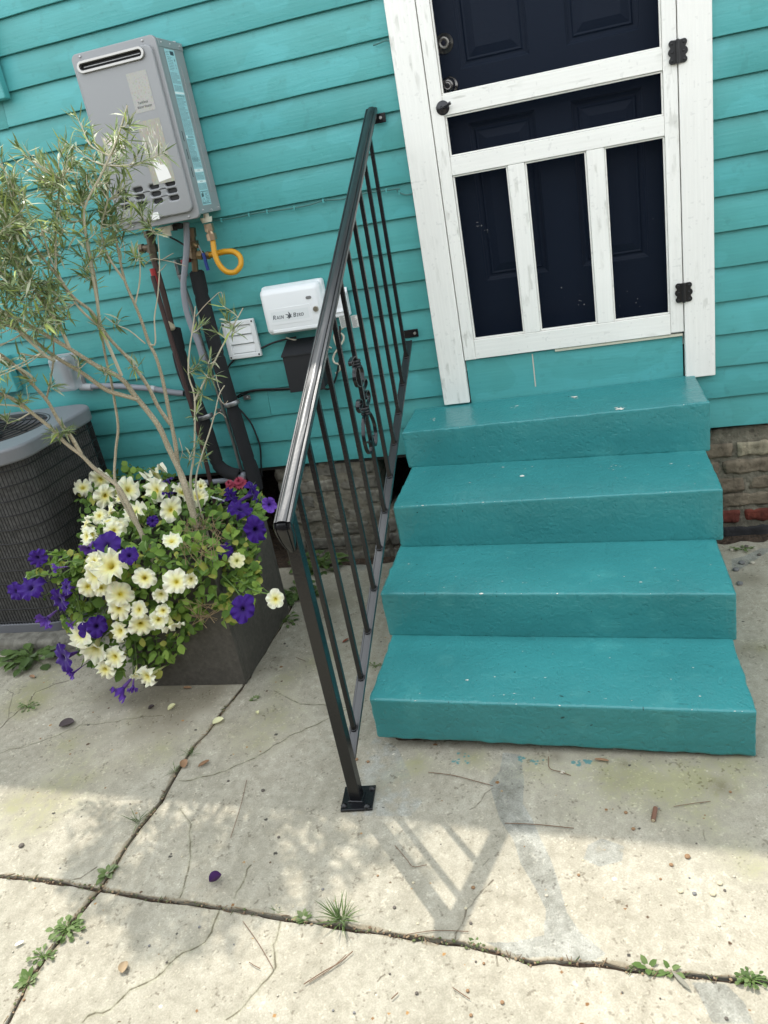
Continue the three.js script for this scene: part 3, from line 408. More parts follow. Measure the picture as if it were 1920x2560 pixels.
// ---------------------------------------------------------------- steps
{
  const st = thing('concrete_steps', 'four solid concrete steps thickly painted teal below the white door', 'steps', V(-0.16, 0, 0));
  const m = std([0.052, 0.315, 0.322], 0.30, { map: tStep, bumpMap: tStepB, bumpScale: 0.0034 });
  const L = [[0.044, 0.188, 1.38, -0.690], [0.188, 0.352, 1.036, -0.700], [0.352, 0.515, 0.703, -0.695], [0.515, 0.664, 0.318, -0.708]];
  const Q = [[0.006, 0.159, 1.416, 0.374], [0.160, 0.317, 1.079, 0.386], [0.318, 0.4985, 0.731, 0.408], [0.4995, 0.680, 0.379, 0.424]];
  for (let i = 0; i < 4; i++) {
    const [ly0, ly1, lz, lx] = L[i], [ry0, ry1, rz, rx] = Q[i], dn = i ? 0.006 : 0, bk = 0.016;
    const c8 = [V(lx, ly0 - dn, bk), V(rx, ry0 - dn, bk), V(lx, ly1, bk), V(rx, ry1, bk), V(lx + 0.002, ly0 - dn, lz), V(rx, ry0 - dn, rz), V(lx, ly1, lz), V(rx, ry1, rz)];
    part(st, 'step', lump(c8, 170, 28, i < 1 ? 150 : 110, 0.007, 0.0030, 24, 3), m);
  }
  part(st, 'footing', lump(corners(-0.655, 0.345, -0.03, 0.05, 0.05, 1.345), 60, 6, 60, 0.012, 0.02, 24, 3), mSoil);
  // chips where the paint has gone down to white primer, mostly at the nosings
  const mChip = std([0.78, 0.76, 0.68], 0.85), gs = [], q = rng(77);
  const chip = (px, py, y, s) => { const st4 = y > 0.6 ? 3 : y > 0.45 ? 2 : y > 0.25 ? 1 : 0, g0 = G(px, py, y), w = G(px, py, lerp(L[st4][1], Q[st4][1], (g0.x - L[st4][3]) / (Q[st4][3] - L[st4][3])) + 0.0014); s *= 2.1; const g = new THREE.CircleGeometry(1, 9); const p = g.attributes.position; for (let i = 1; i < p.count; i++) { const f = 0.5 + 0.7 * q(); p.setXY(i, p.getX(i) * f, p.getY(i) * f); } g.scale(s * (0.8 + 0.9 * q()), s * 0.6, 1); g.rotateX(-Math.PI / 2); g.translate(w.x, w.y, w.z); gs.push(g); };
  for (const [x, y, n, r] of [[925, 873, 16, 22], [1340, 882, 5, 10], [1240, 858, 5, 8], [1110, 880, 4, 20], [940, 905, 4, 14]]) for (let i = 0; i < n; i++) chip(x + (q() - 0.5) * 2 * r, y + (q() - 0.5) * r * 0.5, 0.672, 0.0012 + 0.0028 * q() * q());
  chip(1340, 883, 0.674, 0.008); chip(1240, 857, 0.674, 0.006); chip(1127, 1028, 0.508, 0.006);
  for (let i = 0; i < 26; i++) chip(lerp(880, 1520, q()), lerp(1000, 1050, q() * q()), 0.508, 0.0006 + 0.0015 * q() * q());
  for (let i = 0; i < 22; i++) chip(lerp(880, 1540, q()), lerp(1190, 1270, Math.sqrt(q())), 0.338, 0.0006 + 0.0015 * q() * q());
  for (let i = 0; i < 18; i++) chip(lerp(870, 1570, q()), lerp(1390, 1515, Math.sqrt(q())), 0.175, 0.0006 + 0.0016 * q() * q());
  for (let i = 0; i < 4; i++) for (let j = 0; j < 15; j++) { const t = q(), x = lerp(L[i][3], Q[i][3], t), g = new THREE.IcosahedronGeometry(1, 0); const s2 = 0.0008 + 0.0035 * q() * q() * q(); g.scale(s2 * (1 + 2 * q()), s2 * 0.5, s2); g.translate(x, lerp(L[i][1], Q[i][1], t) - 0.0028 + 0.001 * q(), lerp(L[i][2], Q[i][2], t) - 0.003); const c = new THREE.BufferGeometry(); c.setAttribute('position', g.attributes.position); c.setAttribute('normal', g.attributes.normal); c.setAttribute('uv', g.attributes.uv); c.setIndex([...Array(g.attributes.position.count).keys()]); gs.push(c); }
  const cm = part(st, 'paint_chips', mergeGeometries(gs), mChip); cm.userData.kind = 'stuff';
}
console.log('steps');

// ---------------------------------------------------------------- stair railing
const XP = (px, py, x) => { const r = ray(px, py); return camera.position.clone().addScaledVector(r, x / r.x); };
function sweep(path, ups, prof, capped = true, scale) { // closed profile (side, up) along a path
  const pos = [], idx = [], m = prof.length, n = path.length;
  for (let i = 0; i < n; i++) {
    const t = path[Math.min(n - 1, i + 1)].clone().sub(path[Math.max(0, i - 1)]).normalize(), up = ups[i] ?? ups[0], side = t.clone().cross(up).normalize(), u2 = side.clone().cross(t).normalize(), sc = scale ? scale(i / (n - 1)) : 1;
    for (const [a, b] of prof) { const p = path[i].clone().addScaledVector(side, a * sc).addScaledVector(u2, b * (scale ? Math.min(1, sc * 1.2) : 1)); pos.push(p.x, p.y, p.z); }
  }
  for (let i = 0; i + 1 < n; i++) for (let j = 0; j < m; j++) { const a = i * m + j, b = i * m + (j + 1) % m; idx.push(a, b, a + m, b, b + m, a + m); }
  if (capped) for (const o of [0, (n - 1) * m]) { const c = [0, 0, 0]; for (let j = 0; j < m; j++) for (let k = 0; k < 3; k++) c[k] += pos[(o + j) * 3 + k] / m; const ci = pos.length / 3; pos.push(...c); for (let j = 0; j < m; j++) { const a = o + j, b = o + (j + 1) % m; o ? idx.push(ci, a, b) : idx.push(ci, b, a); } }
  const g = new THREE.BufferGeometry(); g.setAttribute('position', new THREE.Float32BufferAttribute(pos, 3)); g.setIndex(idx); return boxUV(toCreasedNormals(g, 0.6));
}
{
  const rx = (z) => lerp(-0.68, -0.71, (z - 0.03) / 1.57);
  const mRail = phy([0.005, 0.0055, 0.007], 0.27, { bumpMap: tSpeckB, bumpScale: 0.0005 });
  const mTop = phy([0.005, 0.0055, 0.007], 0.42, { clearcoat: 0.8, clearcoatRoughness: 0.22, bumpMap: tSpeckB, bumpScale: 0.0004 });
  const rl = thing('stair_railing', 'glossy black wrought iron stair railing with moulded handrail and scroll baluster', 'railing', V(-0.71, 0, 1.6));
  const A = V(rx(1.63), 0.897, 1.63), B = V(rx(0.03), 1.828, 0.03), hy = (z) => lerp(B.y, A.y, (z - 0.03) / 1.6);
  const dirn = A.clone().sub(B).normalize();
  const path = [], N = 24; for (let i = 0; i <= N; i++) path.push(B.clone().lerp(A, i / N));
  const prof = [[-0.022, -0.009], [-0.0225, 0.002], [-0.020, 0.0055], [-0.016, 0.0062], [-0.0148, 0.0042], [-0.0128, 0.0042], [-0.0112, 0.008], [-0.006, 0.0103], [0, 0.0108], [0.006, 0.0103], [0.0112, 0.008], [0.0128, 0.0042], [0.0148, 0.0042], [0.016, 0.0062], [0.020, 0.0055], [0.0225, 0.002], [0.022, -0.009], [0.014, -0.012], [-0.014, -0.012]].reverse();
  const hand = sweep(path, [V(0, 1, 0)], prof);
  const tip = [A.clone().addScaledVector(dirn, 0.001)], ups = [V(0, 1, 0.55).normalize()]; for (let i = 1; i <= 9; i++) { const t = i / 9, an = t < 0.25 ? lerp(0.53, 1.75, t / 0.25) : lerp(1.75, 2.0, (t - 0.25) / 0.75); const p = tip[i - 1].clone(), st = t < 0.3 ? 0.007 : 0.0105; p.z += Math.cos(an) * st; p.y -= Math.sin(an) * st; tip.push(p); ups.push(V(0, Math.cos(an), Math.sin(an))); }
  const hr = part(rl, 'handrail', hand, mTop);
  const tm = part(rl, 'handrail_end', sweep(tip, ups, prof, true, (t) => t < 0.3 ? 1 : lerp(1, 0.42, Math.pow((t - 0.3) / 0.7, 1.6))), mRail, 'bent tongue shaped lower end of the handrail');
  // bottom rail, one flat bar
  const by = (z) => lerp(0.962, 0.128, (z - 0.04) / 1.545), bp = []; for (let i = 0; i <= N; i++) { const z = lerp(0.04, 1.572, i / N); bp.push(V(rx(z), by(z), z)); }
  part(rl, 'bottom_rail', sweep(bp, [V(0, 1, 0)], [[-0.0145, -0.006], [-0.0145, 0.005], [-0.0135, 0.006], [-0.009, 0.006], [-0.0078, 0.0045], [0.0078, 0.0045], [0.009, 0.006], [0.0135, 0.006], [0.0145, 0.005], [0.0145, -0.006]].reverse()), mTop);
  const P = V(rx(1.6), 0, 1.592);
  part(rl, 'post', rbox(P.x - 0.0165, P.x + 0.0165, 0.008, hy(1.6) - 0.012, P.z - 0.0165, P.z + 0.0165, 0.0025), mRail);
  const bpz = rbox(-0.046, 0.046, 0, 0.0075, -0.046, 0.046, 0.002); bpz.rotateY(0.10); bpz.translate(P.x + 0.004, 0.0015, P.z); const pl = part(rl, 'base_plate', bpz, mRail);
  { const w = rbox(-0.022, 0.022, 0.005, 0.014, -0.022, 0.022, 0.005); w.translate(P.x, 0, P.z); part(rl, 'weld', w, mRail); }
  for (const [a, b] of [[-1, -1], [1, -1], [-1, 1], [1, 1]]) { const s = new THREE.LatheGeometry([[0.0001, 0.009], [0.004, 0.008], [0.0062, 0.0045], [0.0085, 0.0035], [0.009, 0]].map((p) => new THREE.Vector2(...p)), 14); s.translate(P.x + 0.004 + a * 0.034, 0.009, P.z + b * 0.034); part(pl, 'bolt', s, mRail).position.set(0, 0, 0); }
  // balusters
  const hs = 0.0068;
  for (let i = 0; i < 11; i++) { const z = 1.500 - 0.1372 * i, x = rx(z), y0 = by(z) + 0.004, y1 = hy(z) - 0.010; part(rl, 'baluster', rbox(x - hs, x + hs, y0, y1, z - hs, z + hs, 0.0012), mRail); const w = new THREE.TorusGeometry(0.009, 0.003, 6, 12); w.rotateX(Math.PI / 2 + 0.5); w.translate(x, y0 + 0.003, z); part(rl, 'weld', w, mRail); }
  // scroll ornament on the sixth baluster
  const zc = 1.500 - 0.1372 * 5, xc = rx(zc), yt = XP(766, 765, xc).y, yb = XP(797, 985, xc).y, S = (s, t) => V(xc, lerp(yb, yt, t), zc - s * 1.22);
  const bar = (pts) => { const c = curve(pts.map((p) => S(p[0], p[1]))).getPoints(40), pr = [[-0.006, -0.0017], [-0.006, 0.0017], [0.006, 0.0017], [0.006, -0.0017]]; const ups2 = c.map((p, i) => { const t = c[Math.min(40, i + 1)].clone().sub(c[Math.max(0, i - 1)]).normalize(); return V(0, t.z, -t.y); }); return sweep(c, ups2, pr); };
  const bars = [];
  for (const sg of [-1, 1]) {
    bars.push(bar([[sg * 0.007, 0.40], [sg * 0.035, 0.36], [sg * 0.062, 0.22], [sg * 0.056, 0.07], [sg * 0.030, 0.005], [sg * 0.012, 0.05], [sg * 0.018, 0.12], [sg * 0.032, 0.12]]));
    bars.push(bar([[sg * 0.008, 0.44], [sg * 0.04, 0.45], [sg * 0.064, 0.51], [sg * 0.054, 0.575], [sg * 0.028, 0.57], [sg * 0.024, 0.52], [sg * 0.042, 0.505]]));
    if (sg > 0) bars.push(bar([[sg * 0.008, 0.62], [sg * 0.036, 0.62], [sg * 0.06, 0.655], [sg * 0.05, 0.70], [sg * 0.026, 0.695]]));
    bars.push(bar([[sg * 0.007, 0.90], [sg * 0.024, 0.88], [sg * 0.042, 0.80], [sg * 0.034, 0.72], [sg * 0.010, 0.68]]));
  }
  bars.push(bar([[-0.006, 0.985], [-0.03, 0.99], [-0.055, 0.965], [-0.05, 0.935], [-0.036, 0.95]]));
  const oc = part(rl, 'scroll_ornament', mergeGeometries(bars), mRail, 'curled flat bar scrolls fixed to the middle baluster');
  for (const t of [0.905, 0.42]) { const c = S(0, t); const g = []; for (const dy of [-0.009, 0, 0.009]) { const s = new THREE.TorusGeometry(0.011, 0.0055, 8, 16); s.rotateX(Math.PI / 2); s.translate(c.x, c.y + dy, c.z); g.push(s); } part(rl, 'collar', mergeGeometries(g), mRail); }
  // wall brackets with galvanised bolts
  const mBolt = std([0.6, 0.6, 0.58], 0.35, { metalness: 0.9 });
  for (const [x0, x1, yc, bxp] of [[-0.690, -0.634, W(822, 255, 0.018).y, W(822, 254, 0.02)], [-0.702, -0.640, W(885, 721, 0.018).y, W(896, 719.5, 0.02)]]) {
    const b = part(rl, 'wall_bracket', rbox(x0, x1, yc - 0.0165, yc + 0.0165, 0.0148, 0.0195, 0.002), mRail);
    part(b, 'bolt', mergeGeometries([hex(V(bxp.x, bxp.y, 0.019), V(bxp.x, bxp.y, 0.0245), 0.0062), hex(V(bxp.x, bxp.y, 0.0245), V(bxp.x, bxp.y, 0.026), 0.0035)]), mBolt).position.set(0, 0, 0);
  }
}
console.log('railing');

// ---------------------------------------------------------------- water heater
const zH = zoomed(150, 50, 1659 / 450), z1 = zoomed(0, 0, 1.659), z3 = zoomed(0, 500, 2.37), zP = zoomed(300, 500, 2.95), zC = zoomed(640, 680, 5.925), z4 = zoomed(500, 600, 2.37);
const wz = (f, x, y, z) => W(...f(x, y), z);
const mScrew = std([0.55, 0.55, 0.55], 0.35, { metalness: 0.9 });
{
  const hx0 = -1.706, hx1 = -1.362, hy0 = 1.576, hy1 = 2.192;
  const ht = thing('water_heater', 'grey tankless water heater cabinet hung on the teal wall', 'water heater', V(-1.534, 1.58, 0.02));
  const mBody = std([0.345, 0.35, 0.355], 0.42, { metalness: 0.25, bumpMap: tSpeckB, bumpScale: 0.0002 }), mCover = std([0.285, 0.29, 0.297], 0.45, { metalness: 0.15, bumpMap: tSpeckB, bumpScale: 0.0002 });
  part(ht, 'cabinet', rbox(hx0 + 0.01, hx1 - 0.003, hy0 + 0.012, hy1 - 0.012, 0.016, 0.215, 0.003), mBody);
  part(ht, 'cabinet_flange', rbox(hx0 + 0.008, hx1 - 0.001, hy1 - 0.036, hy1 - 0.0105, 0.0158, 0.214, 0.001), mBody);
  part(ht, 'wall_bracket', plate(hx1 - 0.05, hx1 - 0.02, hy1 - 0.03, hy1 + 0.004, 0.0150, 0.003, 0.010, 0.0008), mBody);
  // front cover: rim plate with a pressed, raised field cut by the exhaust slot and the air louvres
  const slots = []; for (let r = 0; r < 3; r++) for (let c = 0; c < 4; c++) { const a = wz(zH, 670 + c * 148 - 148 + r * 19, 1575 - c * 29 + 29 + r * 66, 0.25); slots.push([a.x, a.x + 0.0415, a.y - 0.008, a.y + 0.0085]); }
  const va = wz(zH, 155, 438, 0.258), vb = wz(zH, 772, 300, 0.258), vy = (va.y + vb.y) / 2;
  part(ht, 'cover_rim', plate(hx0, hx1, hy0, hy1, 0.2155, 0.020, 0.022, 0.004), mCover);
  { const s = new THREE.Shape(), x0 = hx0 + 0.014, x1 = hx1 - 0.016, y0 = hy0 + 0.026, y1 = hy1 - 0.026, r = 0.026; s.moveTo(x0 + r, y0); s.lineTo(x1 - r, y0); s.absarc(x1 - r, y0 + r, r, -Math.PI / 2, 0); s.lineTo(x1, y1 - r); s.absarc(x1 - r, y1 - r, r, 0, Math.PI / 2); s.lineTo(x0 + r, y1); s.absarc(x0 + r, y1 - r, r, Math.PI / 2, Math.PI); s.lineTo(x0, y0 + r); s.absarc(x0 + r, y0 + r, r, Math.PI, Math.PI * 1.5);
    for (const q of slots) s.holes.push(slotHole(...q)); s.holes.push(slotHole(va.x + 0.006, vb.x - 0.006, vy - 0.012, vy + 0.012));
    const g = new THREE.ExtrudeGeometry(s, { depth: 0.007, bevelEnabled: true, bevelSize: 0.006, bevelThickness: 0.007, bevelOffset: -0.006, bevelSegments: 4, curveSegments: 10 }); g.translate(0, 0, 0.2355 + 0.0005); part(ht, 'cover_panel', boxUV(g), mCover); }
  const mDark = std([0.03, 0.03, 0.033], 0.6);
  for (const q of slots) part(ht, 'louvre_slot', plate(q[0] - 0.001, q[1] + 0.001, q[2] - 0.001, q[3] + 0.001, 0.2362, 0.0016, 0.009, 0.0004), mDark);
  const ev = part(ht, 'exhaust_slot', plate(va.x, vb.x, vy - 0.017, vy + 0.017, 0.2362, 0.002, 0.016, 0.0005), mDark);
  { const s = new THREE.Shape(); const rr2 = 0.0205, x0 = va.x, x1 = vb.x; s.absarc(x0 + rr2, vy, rr2, Math.PI / 2, Math.PI * 1.5); s.absarc(x1 - rr2, vy, rr2, -Math.PI / 2, Math.PI / 2); s.holes.push(slotHole(x0 + 0.010, x1 - 0.010, vy - 0.0105, vy + 0.0105)); const g = new THREE.ExtrudeGeometry(s, { depth: 0.006, bevelEnabled: true, bevelSize: 0.002, bevelThickness: 0.002, bevelOffset: -0.002, bevelSegments: 3, curveSegments: 12 }); g.translate(0, 0, 0.2515); part(ev, 'frame', boxUV(g), std([0.42, 0.41, 0.39], 0.3, { metalness: 0.85 })).position.set(0, 0, 0); part(ev, 'bar', rbox(x0 + 0.02, x1 - 0.02, vy - 0.002, vy + 0.002, 0.241, 0.246, 0.001), std([0.3, 0.3, 0.3], 0.4, { metalness: 0.8 })).position.set(0, 0, 0); }
  const scr = (x, y, z, n = V(0, 0, 1)) => { const s = new THREE.SphereGeometry(0.0045, 12, 8); s.scale(1, 1, 1); s.translate(x + n.x * 0.0005, y, z + n.z * 0.0005); part(ht, 'screw', s, mScrew); };
  for (const [a, b] of [[hx0 + 0.04, hy1 - 0.012], [hx1 - 0.05, hy1 - 0.012], [hx0 + 0.055, hy0 + 0.012], [hx1 - 0.045, hy0 + 0.012]]) scr(a, b, 0.236);
  for (const [z, y] of [[0.19, hy1 - 0.022], [0.12, hy1 - 0.022], [0.04, hy1 - 0.022], [0.19, hy0 + 0.024], [0.04, hy0 + 0.024], [0.11, hy0 + 0.02]]) scr(hx1 - 0.003, y, z, V(1, 0, 0));
  for (let i = 0; i < 3; i++) part(ht, 'side_slot', rbox(hx1 - 0.0035, hx1 - 0.0026, 1.72 + i * 0.062, 1.755 + i * 0.062, 0.199, 0.204, 0.0003), mDark);
  // stickers
  const zf = 0.2501 + 0.0006;
  const stick = (name, f, p0, p1, mat, label) => { const a = wz(zH, ...p0, zf), b = wz(zH, ...p1, zf); return part(ht, name, quadPrint(Math.min(a.x, b.x), Math.max(a.x, b.x), Math.min(a.y, b.y), Math.max(a.y, b.y), zf), mat, label); };
  const tName = ctex(512, 800, (g, w, h) => { g.fillStyle = '#a3a29d'; g.fillRect(0, 0, w, h); const q = rng(3); for (let i = 0; i < 500; i++) { g.fillStyle = `rgba(${120 + q() * 60},${120 + q() * 60},${112 + q() * 55},0.25)`; g.beginPath(); g.ellipse(q() * w, q() * h, 4 + q() * 26, 3 + q() * 16, q() * 3, 0, 7); g.fill(); } g.fillStyle = '#1b1c22'; g.font = 'bold 74px sans-serif'; g.textAlign = 'center'; g.fillText('Tankless', w * 0.46, h * 0.79, 260); g.fillText('Water Heater', w * 0.5, h * 0.90, 380); });
  stick('name_sticker', zH, [606, 500], [885, 822], std(0xffffff, 0.5, { map: tName }), 'faded grey sticker reading Tankless Water Heater');
  const tTorn = ctex(512, 512, (g, w, h) => { const q = rng(8); g.fillStyle = '#9c9a90'; g.fillRect(0, 0, w, h); for (let i = 0; i < 900; i++) { g.fillStyle = `rgba(${130 + q() * 60},${128 + q() * 55},${112 + q() * 50},0.3)`; g.beginPath(); g.ellipse(q() * w, q() * h, 2 + q() * 14, 2 + q() * 20, 0, 0, 7); g.fill(); } g.fillStyle = 'rgba(235,232,222,0.75)'; for (let i = 0; i < 40; i++) { g.beginPath(); g.ellipse(q() * w, h * (0.1 + 0.4 * q()), 2 + q() * 8, 4 + q() * 26, 0.2, 0, 7); g.fill(); } g.fillStyle = '#e6e4e0'; g.beginPath(); g.moveTo(w * 0.28, h * 0.97); g.lineTo(w * 0.24, h * 0.75); for (let i = 0; i < 16; i++) g.lineTo(w * (0.25 + i * 0.032), h * (0.62 + 0.1 * q() - (i > 2 && i < 6 ? 0.1 : 0))); g.lineTo(w * 0.8, h * 0.8); g.lineTo(w * 0.86, h * 0.94); g.closePath(); g.fill(); });
  stick('torn_sticker', zH, [705, 945], [1065, 1480], std(0xffffff, 0.7, { map: tTorn }), 'half peeled pale sticker remains');
  const tScrap = ctex(256, 256, (g, w, h) => { const q = rng(18); g.fillStyle = '#a09d95'; g.fillRect(0, 0, w, h); for (let i = 0; i < 160; i++) { g.fillStyle = `rgba(${205 + q() * 40},${200 + q() * 40},${188 + q() * 40},0.5)`; g.beginPath(); g.ellipse(q() * w, h * (0.1 + q() * 0.7), 4 + q() * 30, 4 + q() * 18, q(), 0, 7); g.fill(); } });
  stick('torn_sticker', zH, [385, 1080], [620, 1260], std(0xffffff, 0.7, { map: tScrap }), 'smaller scrap of peeled sticker');
  stick('brand_plate', zH, [830, 1782], [920, 1832], std([0.8, 0.8, 0.78], 0.4), 'small worn white badge at the foot of the cover');
  const tSide = ctex(512, 2048, (g, w, h) => {
    const q = rng(21); g.fillStyle = '#a9d3d8'; g.fillRect(0, 0, w, h); g.fillStyle = '#33424a';
    const para = (y0, y1, step, hh, x0 = 30, x1 = 470) => { for (let y = y0; y < y1; y += step) { let x = x0; const e = lerp(x0 + (x1 - x0) * 0.6, x1, q() < 0.75 ? 1 : q()); while (x < e) { const l = 8 + q() * 34; g.globalAlpha = 0.5 + 0.3 * q(); g.fillRect(x, y, Math.min(l, e - x), hh); x += l + 6; } } g.globalAlpha = 1; };
    g.fillStyle = '#39434d'; g.fillRect(260, 20, 190, 50); para(30, 80, 18, 6, 30, 230); para(95, 260, 20, 6, 60, 320); g.beginPath(); g.arc(420, 130, 16, 0, 7); g.fill(); g.strokeStyle = '#33424a'; g.lineWidth = 5; g.beginPath(); g.arc(420, 210, 26, 0, 7); g.stroke(); para(290, 430, 13, 5); para(455, 520, 15, 6, 60, 450); g.fillStyle = '#eef6f5'; g.fillRect(0, 535, w, 26); g.fillStyle = '#33424a'; para(575, 600, 14, 9); para(615, 1080, 16, 6); g.fillStyle = '#f3f8f8'; g.fillRect(30, 1100, 60, 30); g.fillStyle = '#33424a'; para(1105, 1125, 16, 8, 120, 420); para(1150, 1440, 16, 7, 30, 380); para(1400, 1530, 17, 6); g.fillStyle = '#eef6f5'; g.fillRect(0, 1550, w, 40); g.fillStyle = '#33424a'; para(1562, 1576, 16, 8, 170, 330); para(1605, 1690, 15, 6); g.fillStyle = '#eef6f5'; g.fillRect(0, 1705, w, 34); g.fillStyle = '#33424a'; para(1715, 1728, 16, 8, 170, 330); para(1750, 1835, 15, 6);
    g.strokeStyle = '#1d3840'; g.lineWidth = 7; g.strokeRect(40, 1860, 430, 165); g.fillStyle = '#14262e'; g.fillRect(70, 1885, 60, 50); g.fillRect(140, 1870, 45, 60); g.beginPath(); g.moveTo(60, 2010); g.lineTo(150, 1950); g.lineTo(235, 2010); g.closePath(); g.stroke(); para(1885, 2010, 20, 8, 270, 450);
  });
  { const g = new THREE.PlaneGeometry(0.082, 0.535); g.rotateY(Math.PI / 2); g.translate(hx1 - 0.0030 + 0.0008, 1.884, 0.139); part(ht, 'instruction_sticker', g, std(0xffffff, 0.45, { map: tSide }), 'long pale blue printed instruction sticker on the cabinet side'); }
  part(ht, 'side_rib', rbox(hx1 - 0.0032, hx1 - 0.0008, 1.66, 2.1, 0.064, 0.070, 0.001), mBody);
}
console.log('heater');

// ---------------------------------------------------------------- pipes, cables, fittings
const mBrass = std([0.30, 0.21, 0.11], 0.4, { metalness: 0.85 }), mIron = std([0.055, 0.032, 0.026], 0.6), mFoam = std([0.018, 0.019, 0.021], 0.9, { bumpMap: tSpeckB, bumpScale: 0.004 }), mGalv = std([0.52, 0.53, 0.54], 0.4, { metalness: 0.85, map: tSpeck }), mGreyPlastic = std([0.22, 0.23, 0.26], 0.55), mCable = std([0.012, 0.013, 0.014], 0.5), mWhitePl = std([0.80, 0.82, 0.83], 0.38), mCream = std([0.62, 0.58, 0.47], 0.5);
const pp = (pts, z, f = zP) => pts.map((p) => wz(f, p[0], p[1], p[2] ?? z));
{
  const hot = thing('hot_water_pipe', 'dark iron water pipe with brass valve and red tape under the heater', 'pipe', wz(zP, 220, 230, 0.1));
  part(hot, 'valve', mergeGeometries([hex(wz(zP, 208, 225, 0.1), wz(zP, 222, 275, 0.1), 0.022), cyl(wz(zP, 222, 275, 0.1), wz(zP, 240, 350, 0.1), 0.018), hex(wz(zP, 232, 330, 0.1), wz(zP, 242, 385, 0.1), 0.024), cyl(wz(zP, 242, 385, 0.1), wz(zP, 255, 450, 0.1), 0.017)].map((g) => g.index ? g.toNonIndexed() : g)), std([0.11, 0.09, 0.065], 0.5, { metalness: 0.7 }));
  part(hot, 'side_outlet', mergeGeometries([cyl(wz(zP, 235, 350, 0.1), wz(zP, 160, 360, 0.1), 0.015), hex(wz(zP, 175, 358, 0.1), wz(zP, 150, 362, 0.1), 0.021)].map((g) => g.index ? g.toNonIndexed() : g)), std([0.13, 0.10, 0.07], 0.45, { metalness: 0.7 }));
  part(hot, 'pipe', tube(pp([[250, 440], [290, 580], [335, 740], [380, 930]], 0.10), 0.0125, 20, 14), mIron);
  part(hot, 'pipe_end', capTube(pp([[366, 905], [384, 940]], 0.102), 0.014, 4, 12), std([0.45, 0.40, 0.28], 0.7));
  part(hot, 'red_tape', tube(pp([[238, 505], [258, 575], [275, 640]], 0.112), 0.0122, 12, 12), std([0.30, 0.02, 0.02], 0.5));
  const drain = solo('drain_pipe', tube(pp([[240, 560], [330, 870], [440, 1230], [560, 1640], [640, 1960], [690, 2190], [720, 2330]], 0.135), 0.0098, 50, 12), std([0.045, 0.022, 0.02], 0.55), 'long thin reddish brown pipe running down the wall into planter foliage', 'pipe');
  const foam = (name, label, pts, r, bul, z) => { const P2 = pp(pts, z); const s = rng(bul); const ph = [0, 1, 2, 3, 4, 5].map(() => s()); return solo(name, vtube(P2, (t) => { const ring = Math.min(...[0.12, 0.34, 0.62, 0.83].map((k, i) => Math.abs(t - k - (ph[i] - 0.5) * 0.06))); return r * (0.94 + 0.09 * vn(t * 9 + bul, 2)) * (ring < 0.012 ? 0.86 + ring * 11 : 1) * (t < 0.004 || t > 0.996 ? 0.7 : 1); }, 150, 22), mFoam, label, 'pipe', 'insulated pipes below the water heater'); };
  foam('insulated_pipe', 'black foam wrapped pipe bending away at its foot beside the thin brown pipe', [[392, 945], [425, 1080], [462, 1230], [520, 1400], [585, 1560], [640, 1700], [685, 1840], [730, 1960], [800, 2010], [880, 2030]], 0.031, 5, 0.075);
  foam('insulated_pipe', 'thicker black foam wrapped pipe running straight down between brass valve and void', [[563, 520], [585, 620], [620, 780], [680, 1000], [745, 1240], [815, 1480], [880, 1700], [940, 1900], [985, 2030], [1010, 2140]], 0.0315, 9, 0.075);
  const cold = thing('cold_water_valve', 'brass valve assembly with blue lever handle under the heater', 'valve', wz(zP, 530, 230, 0.1));
  part(cold, 'valve_body', mergeGeometries([hex(wz(zP, 522, 205, 0.09), wz(zP, 528, 270, 0.09), 0.020), cyl(wz(zP, 528, 265, 0.09), wz(zP, 545, 400, 0.09), 0.0155), hex(wz(zP, 534, 300, 0.09), wz(zP, 540, 350, 0.09), 0.024), hex(wz(zP, 543, 385, 0.09), wz(zP, 548, 430, 0.09), 0.021), cyl(wz(zP, 547, 420, 0.09), wz(zP, 556, 525, 0.09), 0.013)].map((g) => g.index ? g.toNonIndexed() : g)), std([0.16, 0.115, 0.07], 0.42, { metalness: 0.75 }));
  part(cold, 'red_handle', tube(pp([[520, 440], [485, 450], [455, 458]], 0.10), 0.010, 8, 10), std([0.22, 0.03, 0.03], 0.5));
  part(cold, 'side_fitting', mergeGeometries([cyl(wz(zP, 550, 405, 0.09), wz(zP, 680, 408, 0.09), 0.0105), hex(wz(zP, 575, 405, 0.09), wz(zP, 610, 407, 0.09), 0.019), hex(wz(zP, 640, 408, 0.09), wz(zP, 662, 409, 0.09), 0.017)].map((g) => g.index ? g.toNonIndexed() : g)), mBrass);
  part(cold, 'blue_handle', tube(pp([[612, 392], [622, 420], [635, 470], [650, 518]], 0.118), 0.0075, 14, 8), std([0.01, 0.035, 0.20], 0.45));
  part(cold, 'handle_rod', tube(pp([[612, 400], [590, 360], [578, 335]], 0.115), 0.003, 8, 6), mGalv);
  part(cold, 'bolt', cyl(wz(zP, 540, 322, 0.11), wz(zP, 575, 340, 0.118), 0.009), mBrass);
  const gas = thing('gas_connector', 'looped yellow corrugated gas connector hose with brass nuts', 'hose', wz(zP, 645, 140, 0.12));
  part(gas, 'white_nut', mergeGeometries([cyl(wz(zP, 632, 100, 0.12), wz(zP, 640, 135, 0.12), 0.011), cyl(wz(zP, 634, 128, 0.12), wz(zP, 644, 165, 0.12), 0.024, 0.020)]), mCream);
